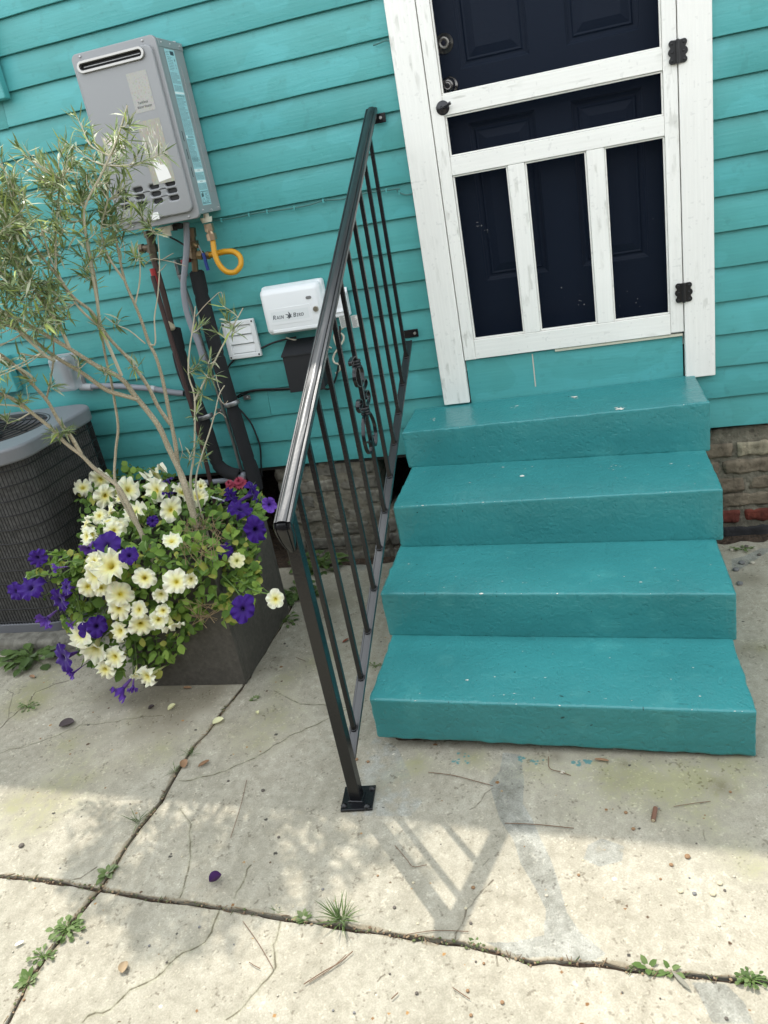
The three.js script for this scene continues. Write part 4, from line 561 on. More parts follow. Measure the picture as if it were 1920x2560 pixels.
  part(gas, 'brass_nut', mergeGeometries([hex(wz(zP, 650, 175, 0.12), wz(zP, 664, 230, 0.12), 0.019), cyl(wz(zP, 660, 225, 0.12), wz(zP, 672, 255, 0.12), 0.014), hex(wz(zP, 670, 248, 0.12), wz(zP, 682, 295, 0.12), 0.020)].map((g) => g.index ? g.toNonIndexed() : g)), std([0.45, 0.33, 0.22], 0.32, { metalness: 0.9 }));
  const hose = pp([[684, 300, 0.12], [700, 400, 0.135], [735, 480, 0.14], [790, 530, 0.14], [850, 530, 0.13], [890, 480, 0.12], [885, 420, 0.11], [840, 383, 0.10], [780, 380, 0.10], [720, 392, 0.095], [650, 408, 0.09]], 0.12), hl = curve(hose).getLength();
  part(gas, 'hose', vtube(hose, (t) => 0.0108 + 0.0012 * Math.sin(t * hl / 0.0065 * 2 * Math.PI), 620, 14), std([0.62, 0.30, 0.008], 0.45));
  const cf = pp([[487, 165], [492, 260], [490, 380], [476, 520], [468, 620], [474, 720], [494, 830], [530, 940], [575, 1050], [600, 1130], [612, 1180]], 0.13), cl = curve(cf).getLength();
  solo('flexible_conduit', vtube(cf, (t) => 0.0125 + (t < 0.35 ? 0.0006 * Math.sin(t * cl / 0.006 * 2 * Math.PI) : 0), 400, 14), mGreyPlastic, 'grey flexible electrical conduit curving down from the heater', 'conduit');
  solo('steel_conduit', capTube(pp([[432, 545], [470, 630], [520, 770], [600, 1040], [670, 1260], [745, 1490], [830, 1760], [905, 2035]], 0.05), 0.0085, 60, 12), mGalv, 'thin galvanised steel conduit running diagonally between the foam pipes', 'conduit');
  const lb = thing('conduit_fitting', 'grey metal conduit elbow fitting below the red valve handle', 'fitting', wz(zP, 425, 500, 0.05)); { const a = wz(zP, 398, 440, 0.05), b = wz(zP, 452, 552, 0.05); part(lb, 'body', rbox(a.x, b.x, b.y, a.y, 0.015, 0.065, 0.012, 4), mGalv); part(lb, 'cover', rbox(a.x + 0.006, b.x - 0.006, b.y + 0.012, a.y - 0.008, 0.0645, 0.069, 0.002), mGalv); part(lb, 'clamp', rbox(a.x + 0.003, b.x + 0.014, b.y - 0.012, b.y + 0.002, 0.013, 0.062, 0.003), mGalv); }
  const gh = thing('horizontal_conduit', 'grey plastic conduit lying level behind the planter flowers', 'conduit', wz(zP, 370, 2100, 0.1)); part(gh, 'pipe', capTube(pp([[300, 2118], [450, 2103], [600, 2087], [760, 2070], [905, 2050]], 0.08), 0.0125, 24, 12), mGreyPlastic); part(gh, 'elbow', capTube(pp([[880, 2050], [905, 2052], [912, 2030]], 0.075), 0.0165, 10, 12), mGreyPlastic);
  for (const [x, y, dx, dy, r, lab] of [[632, 1592, 60, -22, 0.034, 'galvanised strap clamp round the foam pipe nearer the brown pipe'], [826, 1496, 70, -26, 0.0345, 'galvanised strap clamp round the straight thicker foam pipe']]) {
    const c = thing('pipe_clamp', lab, 'clamp', wz(zP, x, y, 0.07)); const p = wz(zP, x, y, 0.075), e = wz(zP, x + dx, y + dy, 0.018); const g = new THREE.TorusGeometry(r + 0.002, 0.0028, 6, 28, Math.PI); g.scale(1, 1, 4.2); g.rotateX(-Math.PI / 2); g.rotateY(0); g.rotateX(Math.PI); g.rotateZ(0.12); g.translate(p.x, p.y, p.z); part(c, 'strap', g, mGalv); part(c, 'foot', rbox(p.x + r - 0.002, p.x + r + 0.032, p.y - 0.009, p.y + 0.012, 0.0145, 0.0185, 0.001), mGalv); part(c, 'screw', (() => { const s = new THREE.SphereGeometry(0.005, 10, 6); s.translate(p.x + r + 0.018, p.y + 0.002, 0.019); return s; })(), mBolt0());
  }
  function mBolt0() { return mScrew; }
  const cr = thing('heater_drain_cap', 'cream plastic cap under the heater cabinet', 'cap', wz(zP, 340, 220, 0.16)); part(cr, 'cap', mergeGeometries([cyl(wz(zP, 330, 195, 0.16), wz(zP, 340, 232, 0.16), 0.029, 0.028), cyl(wz(zP, 342, 230, 0.16), wz(zP, 352, 268, 0.16), 0.0165)]), mCream);
  const hf = thing('relief_fitting', 'small black fitting and wire tucked under the heater cabinet', 'fitting', wz(zP, 400, 195, 0.13)); part(hf, 'body', mergeGeometries([cyl(wz(zP, 400, 195, 0.13), wz(zP, 455, 190, 0.13), 0.012), cyl(wz(zP, 395, 180, 0.13), wz(zP, 402, 225, 0.13), 0.013), cyl(wz(zP, 440, 175, 0.13), wz(zP, 446, 205, 0.13), 0.014)].map((g) => g.index ? g.toNonIndexed() : g)), mBlack); part(hf, 'wire', capTube(pp([[370, 275], [420, 300], [470, 330]], 0.11), 0.004, 6, 8), mBlack);
  // cables on the wall
  const cable = (name, label, pts, f, z, r, m) => solo(name, tube(pp(pts, z, f), r, 60, 8), m, label, 'cable');
  const wire = thing('painted_wire', 'teal painted wire stapled along the siding from heater to door casing', 'cable', wz(z1, 880, 918, 0.02)); const mWire = std([0.05, 0.16, 0.15], 0.5);
  const wp = pp([[875, 915], [920, 912], [1000, 898], [1055, 885], [1100, 878], [1200, 866], [1290, 848], [1340, 832], [1420, 826], [1520, 800], [1600, 790], [1659, 783]], 0.018, z1); wp.push(wz(zoomed(900, 0, 1.6265), 150, 775, 0.018), wz(zoomed(900, 0, 1.6265), 185, 792, 0.018), wz(zoomed(900, 0, 1.6265), 222, 786, 0.018)); part(wire, 'wire', tube(wp, 0.0032, 120, 8), mWire);
  for (const t of [0.05, 0.19, 0.28, 0.41, 0.55, 0.7, 0.84, 0.93]) { const p = curve(wp).getPointAt(t); part(wire, 'staple', rbox(p.x - 0.003, p.x + 0.003, p.y - 0.009, p.y + 0.007, 0.0135, 0.0235, 0.001), mTeal[0]); }
  solo('wire_stub', tube(pp([[1548, 188], [1570, 180], [1600, 168], [1618, 172], [1622, 185]], 0.019, z1), 0.003, 20, 8), mWire, 'short teal painted wire end beside the door casing above the railing', 'cable');
  cable('black_cable', 'black cable sagging from the dark box to the foam pipe', [[545, 880], [480, 882], [380, 884], [290, 895], [230, 920], [210, 940]], z4, 0.022, 0.0042, mCable);
  cable('black_cable', 'second black cable running just under the first from the dark box', [[548, 886], [470, 889], [380, 890], [300, 900], [225, 935]], z4, 0.016, 0.0034, mCable);
  cable('black_cable', 'black cable passing behind the white vent to the sprinkler box', [[570, 575, 0.02], [500, 590], [430, 610], [365, 640], [300, 668], [220, 700], [175, 740], [160, 770]], z4, 0.0175, 0.0042, mCable);
  cable('black_cable', 'black cable drooping from the straight foam pipe down to the brick', [[215, 985], [260, 1030], [305, 1090], [335, 1160], [355, 1220], [362, 1330], [366, 1400]], z4, 0.02, 0.0042, mCable);
  cable('white_cord', 'white power cord between sprinkler box and outlet', [[510, 578], [560, 592], [620, 602], [680, 610], [740, 625], [780, 640]], z4, 0.02, 0.0036, mCream);
  // coil
  const co = []; for (let i = 0; i <= 60; i++) { const t = i / 60 * Math.PI * 2 * 3, k = i / 60; const a = wz(zC, 1215 + Math.sin(t * 1) * 95 * (0.8 + 0.2 * Math.sin(k * 9)) * (Math.cos(t / 2) > 0 ? 1 : 0.8), 1130 - Math.cos(t / 2 * 1) * 230, 0.02 + 0.012 * k); co.push(a); } co.unshift(wz(zC, 1325, 790, 0.03)); co.push(wz(zC, 1240, 1450, 0.02), wz(zC, 1180, 1500, 0.02));
  solo('cord_coil', tube(co, 0.0042, 260, 8), mCream, 'coiled white cord hanging below the weatherproof outlet', 'cord');
  cable('looped_black_cord', 'black cord looping from the outlet to the dark transformer box', [[1240, 800], [1250, 1000], [1245, 1250], [1220, 1400], [1180, 1580], [1120, 1700], [1060, 1740], [1000, 1720]], zC, 0.03, 0.0045, mCable);
}
console.log('pipes');

// ---------------------------------------------------------------- boxes on the wall
{ // sprinkler controller
  const a = W(563, 625, 0.1), b = W(690, 610, 0.1), c = W(580, 728, 0.1);
  const x0 = -1.262, x1 = -0.995, y0 = c.y - 0.004, y1 = a.y + 0.0;
  const rb = thing('irrigation_controller', 'white plastic sprinkler timer box with grey lettering and bird emblem', 'timer box', V((x0 + x1) / 2, y0, 0.02));
  part(rb, 'housing', rbox(x0, x1, y0, y1, 0.0135, 0.058, 0.012, 4), mWhitePl);
  const g = new RoundedBoxGeometry(x1 - x0 - 0.004, y1 - y0 - 0.006, 0.058, 5, 0.022); const p = g.attributes.position; for (let i = 0; i < p.count; i++) { if (p.getZ(i) > 0.0) { const k = p.getZ(i) / 0.029; p.setX(i, p.getX(i) * (1 - 0.05 * k)); p.setY(i, p.getY(i) * (1 - 0.11 * k)); } } g.translate((x0 + x1) / 2, (y0 + y1) / 2, 0.075); g.computeVertexNormals(); part(rb, 'door', boxUV(toCreasedNormals(g, 0.9)), mWhitePl);
  const zf = 0.1043;
  part(rb, 'name_panel', plate(x0 + 0.030, x0 + 0.214, y0 + 0.048, y0 + 0.114, zf - 0.0012, 0.002, 0.006, 0.0006), mWhitePl);
  const t = ctex(1024, 256, (q, w, h) => {
    q.fillStyle = '#dfe3e4'; q.fillRect(0, 0, w, h); q.fillStyle = '#4a5056'; q.setTransform(1, 0, -0.18, 1, 26, 0);
    q.font = 'bold 150px sans-serif'; q.textBaseline = 'alphabetic'; q.textAlign = 'left'; q.fillText('R', 30, 190, 100); q.font = 'bold 116px sans-serif'; q.fillText('AIN', 132, 190, 260); q.font = 'bold 150px sans-serif'; q.fillText('B', 590, 190, 100); q.font = 'bold 116px sans-serif'; q.fillText('IRD', 690, 190, 250);
    q.setTransform(1, 0, 0, 1, 0, 0); // bird with spread wings
    q.beginPath(); q.moveTo(385, 88); q.quadraticCurveTo(450, 92, 480, 118); q.quadraticCurveTo(488, 70, 470, 30); q.quadraticCurveTo(520, 60, 528, 118); q.quadraticCurveTo(556, 100, 560, 96); q.quadraticCurveTo(552, 140, 528, 156); q.lineTo(572, 190); q.lineTo(520, 184); q.quadraticCurveTo(480, 214, 440, 220); q.lineTo(468, 186); q.quadraticCurveTo(420, 190, 398, 172); q.lineTo(440, 160); q.quadraticCurveTo(470, 140, 440, 124); q.quadraticCurveTo(400, 110, 385, 88); q.fill();
  });
  part(rb, 'lettering', quadPrint(x0 + 0.040, x0 + 0.204, y0 + 0.060, y0 + 0.060 + 0.041, zf + 0.0013), std(0xffffff, 0.4, { map: t }), 'grey lettering with a bird emblem between the words');
  const kx = wz(zC, 885, 545, 0.106); part(rb, 'lock', (() => { const q = new THREE.CylinderGeometry(0.0105, 0.0115, 0.008, 24); q.rotateX(Math.PI / 2); q.translate(kx.x, kx.y, 0.107); return q; })(), std([0.5, 0.47, 0.40], 0.3, { metalness: 0.9 }));
  const ix = wz(zC, 775, 378, 0.106); part(rb, 'indicator_window', plate(ix.x - 0.012, ix.x + 0.012, ix.y - 0.006, ix.y + 0.006, zf - 0.001, 0.0025, 0.0058, 0.0005), std([0.2, 0.2, 0.2], 0.3));
  part(rb, 'finger_lip', rbox(x0 + 0.032, x1 - 0.03, y0 + 0.014, y0 + 0.030, 0.096, 0.1046, 0.004), mWhitePl);
}
{ // louvred wall vent
  const a = W(478, 700, 0.03), b = W(565, 768, 0.03), x0 = -1.487, x1 = -1.335, y0 = b.y - 0.002, y1 = a.y + 0.004;
  const v = thing('wall_vent', 'square white louvred vent hood beside the sprinkler box', 'vent', V((x0 + x1) / 2, y0, 0.02));
  part(v, 'frame', mergeGeometries([rbox(x0, x1, y1 - 0.022, y1, 0.0135, 0.032, 0.005), rbox(x0, x1, y0, y0 + 0.022, 0.0135, 0.032, 0.005), rbox(x0, x0 + 0.022, y0 + 0.019, y1 - 0.019, 0.0137, 0.0318, 0.004), rbox(x1 - 0.022, x1, y0 + 0.019, y1 - 0.019, 0.0137, 0.0318, 0.004)]), mWhitePl);
  const hh = (y1 - y0 - 0.044) / 3; for (let i = 0; i < 3; i++) { const g = rbox(x0 + 0.0225, x1 - 0.0225, -hh / 2 + 0.001, hh / 2 - 0.001, -0.003, 0.003, 0.002); g.rotateX(-0.22); g.translate(0, y0 + 0.022 + hh * (i + 0.5), 0.023); part(v, 'louvre', g, mWhitePl); }
  for (const [x, y] of [[x0 + 0.010, y1 - 0.010], [x1 - 0.010, y1 - 0.010], [x0 + 0.010, y0 + 0.010], [x1 - 0.010, y0 + 0.010]]) { const g = new THREE.CylinderGeometry(0.004, 0.004, 0.002, 12); g.rotateX(Math.PI / 2); g.translate(x, y, 0.0322); part(v, 'screw', g, mBlack); }
}
{ // black transformer box with a sloping lid
  const x0 = -1.21, x1 = -1.06, y0 = 0.828, y1 = 0.982; const bx = thing('transformer_box', 'matt black metal transformer box with sloping lid behind the railing', 'box', V((x0 + x1) / 2, y0, 0.02));
  const m = std([0.014, 0.015, 0.018], 0.55, { bumpMap: tSpeckB, bumpScale: 0.0004 });
  part(bx, 'body', rbox(x0, x1, y0, y1, 0.0137, 0.12, 0.003), m);
  const s = new THREE.Shape(); s.moveTo(0.0137, 0); s.lineTo(0.124, 0); s.lineTo(0.124, 0.006); s.lineTo(0.0137, 0.05); const g = new THREE.ExtrudeGeometry(s, { depth: x1 - x0 + 0.006, bevelEnabled: false }); g.rotateY(-Math.PI / 2); g.translate(x1 + 0.003, y1 + 0.0005, 0); part(bx, 'lid', boxUV(g), m);
  part(bx, 'sticker', quadPrint(-1.118, -1.100, 0.845, 0.875, 0.1208), std([0.5, 0.5, 0.5], 0.5)); part(bx, 'front_panel', plate(-1.14, -1.05, 0.826, 0.885, 0.1195, 0.001, 0.004, 0.0003), m);
}
{ // weatherproof outlet
  const a = wz(zC, 1215, 350, 0.05), b = wz(zC, 1480, 640, 0.05); const x0 = -0.985, x1 = -0.905, y0 = b.y, y1 = a.y + 0.01;
  const o = thing('weatherproof_outlet', 'white weatherproof outlet box with open flap and hanging paper tags behind railing', 'outlet', V((x0 + x1) / 2, y0, 0.02));
  part(o, 'box', rbox(x0, x1, y0, y1, 0.0135, 0.05, 0.006), mWhitePl); { const g = rbox(0, x1 - x0, 0, y1 - y0, 0, 0.006, 0.002); g.rotateX(-0.35); g.translate(x0, y0 + 0.02, 0.05); part(o, 'flap', g, mWhitePl); }
  const tTag = ctex(128, 192, (g, w, h) => { const q = rng(4); g.fillStyle = '#cfd0cb'; g.fillRect(0, 0, w, h); g.fillStyle = '#3c3f42'; for (let y = 10; y < h - 10; y += 9) g.fillRect(10, y, 50 + q() * 56, 4); });
  const mt = std(0xffffff, 0.6, { map: tTag }); for (const [x, w] of [[1225, 0.036], [1400, 0.030]]) { const p = wz(zC, x, 645, 0.055), g = new THREE.BoxGeometry(w, 0.05, 0.0012); g.rotateZ(0.03); g.translate(p.x + w / 2, p.y - 0.026, 0.055); part(o, 'paper_tag', g, mt, 'printed paper tag'); }
}
{ // exterior light fixture with a clear ribbed cover, and its conduit
  const a = wz(zoomed(0, 800, 5.53), 760, 500, 0.03), b = wz(zoomed(0, 800, 5.53), 1130, 930, 0.03), x0 = -2.345, x1 = -2.24, y0 = b.y, y1 = a.y;
  const l = thing('outlet_cover', 'cloudy clear plastic outlet cover bubble above the air conditioner', 'outlet', V((x0 + x1) / 2, y0, 0.02));
  part(l, 'back_plate', rbox(x0, x1, y0 + 0.004, y1 + 0.004, 0.0135, 0.022, 0.004), std([0.30, 0.31, 0.32], 0.5)); part(l, 'receptacle', rbox(x0 + 0.03, x1 - 0.03, y0 + 0.03, y1 - 0.03, 0.0222, 0.032, 0.003), std([0.06, 0.06, 0.065], 0.5));
  part(l, 'bubble_cover', rbox(x0 + 0.002, x1 - 0.002, y0, y1, 0.0225, 0.095, 0.016, 4), phy([0.75, 0.77, 0.78], 0.35, { transmission: 0.75, thickness: 0, ior: 1.45 })); part(l, 'hinge', rbox(x1 - 0.003, x1 + 0.008, y0 + 0.01, y0 + 0.05, 0.0135, 0.03, 0.002), std([0.2, 0.2, 0.2], 0.5));
  const cd = thing('outlet_conduit', 'grey plastic conduit running from the clear cover to the foam pipe', 'conduit', wz(z3, 480, 1100, 0.03)); part(cd, 'pipe', tube(pp([[520, 1108], [600, 1102], [700, 1103], [800, 1110], [900, 1118], [980, 1132], [1040, 1142], [1090, 1145]], 0.028, z3), 0.0135, 40, 12), mGreyPlastic);
  part(cd, 'connector', mergeGeometries([cyl(wz(z3, 478, 1108, 0.028), wz(z3, 545, 1108, 0.028), 0.0165), cyl(wz(z3, 890, 1117, 0.028), wz(z3, 920, 1121, 0.028), 0.0152)]), std([0.42, 0.43, 0.44], 0.5));
}
{ // teal painted bits at the edge of the wall
  const a = wz(zoomed(0, 0, 5.53), 0, 1220, 0.05), b = wz(zoomed(0, 0, 5.53), 85, 1360, 0.05); part(house, 'shutter', rbox(a.x - 0.35, b.x, b.y, b.y + 0.9, 0.0145, 0.055, 0.006), mTeal[2], 'teal painted window shutter, lower corner');
  const c = wz(z3, 62, 1000, 0.05), d = wz(z3, 68, 1140, 0.05); part(house, 'meter_box', rbox(c.x - 0.2, c.x, d.y, c.y + 0.06, 0.0145, 0.06, 0.006), mTeal[2], 'teal painted box on the wall above the air conditioner');
}
console.log('boxes');

// ---------------------------------------------------------------- air conditioner
{
  const x0 = -2.93, x1 = -2.175, z0 = 0.07, z1 = 0.715, yb = 0.07, yt = 0.885, rc = 0.13;
  const pad = solo('equipment_pad', lump(corners(x0 - 0.05, -2.09, -0.02, 0.062, 0.02, 0.80), 40, 5, 40, 0.012, 0.008, 20, 3), std([0.30, 0.295, 0.26], 0.95, { map: tBrick, bumpMap: tBrickB, bumpScale: 0.006 }), 'thin grey concrete pad under the air conditioner', 'pad');
  const ac = thing('air_conditioner', 'outdoor air conditioner with black wire guard and grey rounded lid', 'air conditioner', V((x0 + x1) / 2, 0.063, (z0 + z1) / 2));
  const ring = (off, n = 14) => { const o = [], r = rc + off, cs = [[x1 - rc, z1 - rc, 0], [x0 + rc, z1 - rc, 1], [x0 + rc, z0 + rc, 2], [x1 - rc, z0 + rc, 3]]; for (const [cx, cz, q] of cs) for (let i = 0; i <= n; i++) { const a = (q + i / n) * Math.PI / 2; o.push([cx + r * Math.cos(a), cz + r * Math.sin(a)]); } return o; };
  const wall = (off, ya, yb2) => { const s = new THREE.Shape(); ring(off).forEach((p, i) => i ? s.lineTo(p[0], -p[1]) : s.moveTo(p[0], -p[1])); const g = new THREE.ExtrudeGeometry(s, { depth: yb2 - ya, bevelEnabled: true, bevelSize: 0.006, bevelThickness: 0.006, bevelOffset: -0.006, bevelSegments: 3 }); g.rotateX(-Math.PI / 2); g.translate(0, ya, 0); return boxUV(g); };
  const mAC = std([0.19, 0.195, 0.21], 0.45), mWireB = std([0.010, 0.010, 0.011], 0.5);
  const tFin = dtex(256, 256, (u, v, o) => { const s = (v * 128) % 1, m = 94 + (s < 0.4 ? -26 : 14) + (fbm(u * 30, v * 30, 3, 30) - 0.5) * 40; o[0] = m + 1; o[1] = m; o[2] = m - 2; }, true, 2, 3);
  part(ac, 'base_pan', wall(0.004, yb - 0.007, yb + 0.028), std([0.13, 0.135, 0.15], 0.5)); part(ac, 'coil', wall(-0.022, yb + 0.029, yt - 0.055), std(0xffffff, 0.8, { map: tFin }));
  // lid: grey rounded ring with a wire fan grille
  const lid = (() => { const s = new THREE.Shape(); ring(0.012).forEach((p, i) => i ? s.lineTo(p[0], -p[1]) : s.moveTo(p[0], -p[1])); const h = new THREE.Path(); h.absellipse((x0 + x1) / 2, -(z0 + z1) / 2, 0.295, 0.27, 0, Math.PI * 2, true); s.holes.push(h); const g = new THREE.ExtrudeGeometry(s, { depth: 0.04, bevelEnabled: true, bevelSize: 0.012, bevelThickness: 0.012, bevelOffset: -0.012, bevelSegments: 4, curveSegments: 40 }); g.rotateX(-Math.PI / 2); g.translate(0, yt - 0.052, 0); return boxUV(g); })();
  const ld = part(ac, 'lid', lid, mAC);
  const cx = (x0 + x1) / 2, cz = (z0 + z1) / 2;
  for (let i = 0; i < 11; i++) { const f = 0.12 + i * 0.085; const pts = []; for (let k = 0; k < 40; k++) { const a = k / 40 * Math.PI * 2; pts.push(V(cx + Math.cos(a) * 0.302 * f, yt + 0.028 - 0.03 * f * f, cz + Math.sin(a) * 0.277 * f)); } part(ac, 'grille_ring', tube(pts, 0.0026, 80, 5, true), mWireB); }
  for (let i = 0; i < 8; i++) { const a = i / 8 * Math.PI * 2 + 0.2; part(ac, 'grille_spoke', tube([V(cx, yt + 0.026, cz), V(cx + Math.cos(a) * 0.16, yt + 0.016, cz + Math.sin(a) * 0.147), V(cx + Math.cos(a) * 0.305, yt - 0.006, cz + Math.sin(a) * 0.28)], 0.003, 12, 5), mWireB); }
  part(ac, 'fan_motor', mergeGeometries([(() => { const g = new THREE.CylinderGeometry(0.08, 0.09, 0.09, 24); g.translate(cx, yt - 0.06, cz); return g; })()]), mBlack); part(ac, 'well', (() => { const g = new THREE.CylinderGeometry(0.29, 0.27, 0.004, 36); g.scale(1, 1, 0.92); g.translate(cx, yt - 0.057 + 0.004, cz); return g; })(), std([0.05, 0.05, 0.052], 0.6));
  for (let i = 0; i < 4; i++) { const g = new THREE.BoxGeometry(0.2, 0.004, 0.11); g.rotateX(0.3); g.translate(0.15, 0, 0); g.rotateY(i * Math.PI / 2 + 0.3); g.translate(cx, yt - 0.03, cz); part(ac, 'fan_blade', g, std([0.06, 0.045, 0.04], 0.5)); }
  // wire guard: thin uprights all round and heavier level hoops
  const R0 = ring(0, 18), P2 = [...R0, R0[0]], acc = [0]; for (let i = 1; i < P2.length; i++) acc.push(acc[i - 1] + Math.hypot(P2[i][0] - P2[i - 1][0], P2[i][1] - P2[i - 1][1]));
  const at = (s) => { let i = 1; while (acc[i] < s) i++; const t = (s - acc[i - 1]) / (acc[i] - acc[i - 1]); return [lerp(P2[i - 1][0], P2[i][0], t), lerp(P2[i - 1][1], P2[i][1], t)]; };
  const ug = new THREE.CylinderGeometry(0.0019, 0.0019, yt - yb - 0.085, 5), total = acc[acc.length - 1], nU = 170;
  for (let i = 0; i < nU; i++) { const [x, z] = at(total * (i + 0.5) / nU); const m = new THREE.Mesh(ug, mWireB); m.name = 'guard_wire'; m.castShadow = true; m.position.set(x - ac.position.x, (yt + yb) / 2 - 0.012 - ac.position.y, z - ac.position.z); ac.add(m); }
  for (let i = 0; i < 12; i++) { const y = yb + 0.045 + i * 0.062; part(ac, 'guard_hoop', tube(R0.map((p) => V(p[0], y, p[1])), 0.003, 160, 5, true), mWireB); }
}
console.log('ac');

// ---------------------------------------------------------------- planter
const PX0 = -1.70, PX1 = -1.268, PZ0 = 0.535, PZ1 = 1.046, PH = 0.505;
{
  const pl = thing('planter', 'tall dark grey square planter box full of petunias', 'planter', V((PX0 + PX1) / 2, 0, (PZ0 + PZ1) / 2));
  const m = std([0.135, 0.123, 0.105], 0.62, { map: tSpeck, bumpMap: tSpeckB, bumpScale: 0.0005 });
  const tk = 0.022, tp = 0.006; // sides lean out very slightly to the top
  const lean = (g) => { const p = g.attributes.position, cx = (PX0 + PX1) / 2, cz = (PZ0 + PZ1) / 2; for (let i = 0; i < p.count; i++) { const k = 1 - (1 - p.getY(i) / PH) * tp * 2; p.setX(i, cx + (p.getX(i) - cx) * k); p.setZ(i, cz + (p.getZ(i) - cz) * k); } return g; };
  part(pl, 'side_panel', lean(rbox(PX0, PX1, 0.002, PH, PZ1 - tk, PZ1, 0.003)), m); part(pl, 'side_panel', lean(rbox(PX0, PX1, 0.002, PH, PZ0, PZ0 + tk, 0.003)), m);
  part(pl, 'side_panel', lean(rbox(PX0, PX0 + tk, 0.002, PH - 0.001, PZ0 + tk, PZ1 - tk, 0.002)), m); part(pl, 'side_panel', lean(rbox(PX1 - tk, PX1, 0.002, PH - 0.001, PZ0 + tk, PZ1 - tk, 0.002)), m);
  part(pl, 'soil', lump(corners(PX0 + tk, PX1 - tk, 0.30, 0.455, PZ0 + tk, PZ1 - tk), 24, 4, 24, 0.01, 0.05, 16, 3), std([0.05, 0.038, 0.026], 0.95, { map: tBrick, bumpMap: tBrickB, bumpScale: 0.02 }));
}
// ---------------------------------------------------------------- leaves and flowers
function leafGeo(L, wd, fold, droop, nseg = 4, tipPow = 1) { // along +y, upper side +z
  const pos = [], idx = [];
  for (let i = 0; i <= nseg; i++) { const t = i / nseg, w = wd * Math.pow(Math.sin(Math.PI * Math.pow(clamp(t * 0.97 + 0.03, 0, 1), tipPow)), 0.8), y = L * t, z = -droop * L * t * t; pos.push(-w, y, z + fold * w, 0, y, z, w, y, z + fold * w); }
  for (let i = 0; i < nseg; i++) { const a = i * 3; idx.push(a, a + 1, a + 3, a + 1, a + 4, a + 3, a + 1, a + 2, a + 4, a + 2, a + 5, a + 4); }
  const g = new THREE.BufferGeometry(); g.setAttribute('position', new THREE.Float32BufferAttribute(pos, 3)); g.setIndex(idx); g.computeVertexNormals(); g.setAttribute('uv', new THREE.Float32BufferAttribute(new Float32Array(pos.length / 3 * 2), 2)); return g;
}
function orient(dirY, upZ) { const y = dirY.clone().normalize(), x = y.clone().cross(upZ).normalize(); if (x.lengthSq() < 0.5) x.set(1, 0, 0); const z = x.clone().cross(y).normalize(); return new THREE.Quaternion().setFromRotationMatrix(new THREE.Matrix4().makeBasis(x, y, z)); }
const rdir = (q = R) => { const u = q() * 2 - 1, a = q() * Math.PI * 2, s = Math.sqrt(1 - u * u); return V(s * Math.cos(a), u, s * Math.sin(a)); };
// many leaves: the largest as meshes of their own, the rest joined as one part
function leaves(parent, list, geos, mats, single, nameRest) {
  const M = new THREE.Matrix4(); list.forEach((l) => { l.big = l.s; });
  const one = list.slice(0, single), rest = list.slice(single);
  for (const l of one) { const m = new THREE.Mesh(geos[l.g], mats[l.m]); m.name = 'leaf'; m.castShadow = m.receiveShadow = true; m.position.copy(l.p).sub(parent.position); m.quaternion.copy(l.q); m.scale.setScalar(l.s); parent.add(m); }
  for (let k = 0; k < mats.length; k++) { const gs = []; for (const l of rest) if (l.m === k) { const g = geos[l.g].clone(); M.compose(l.p, l.q, V(l.s, l.s, l.s)); g.applyMatrix4(M); gs.push(g); } if (gs.length) { const m = part(parent, nameRest, mergeGeometries(gs), mats[k]); m.userData.kind = 'stuff'; } }
}
const leafM = (c, tr = 0.35) => phy(c, 0.62, { transmission: tr, thickness: 0, ior: 1.3 });
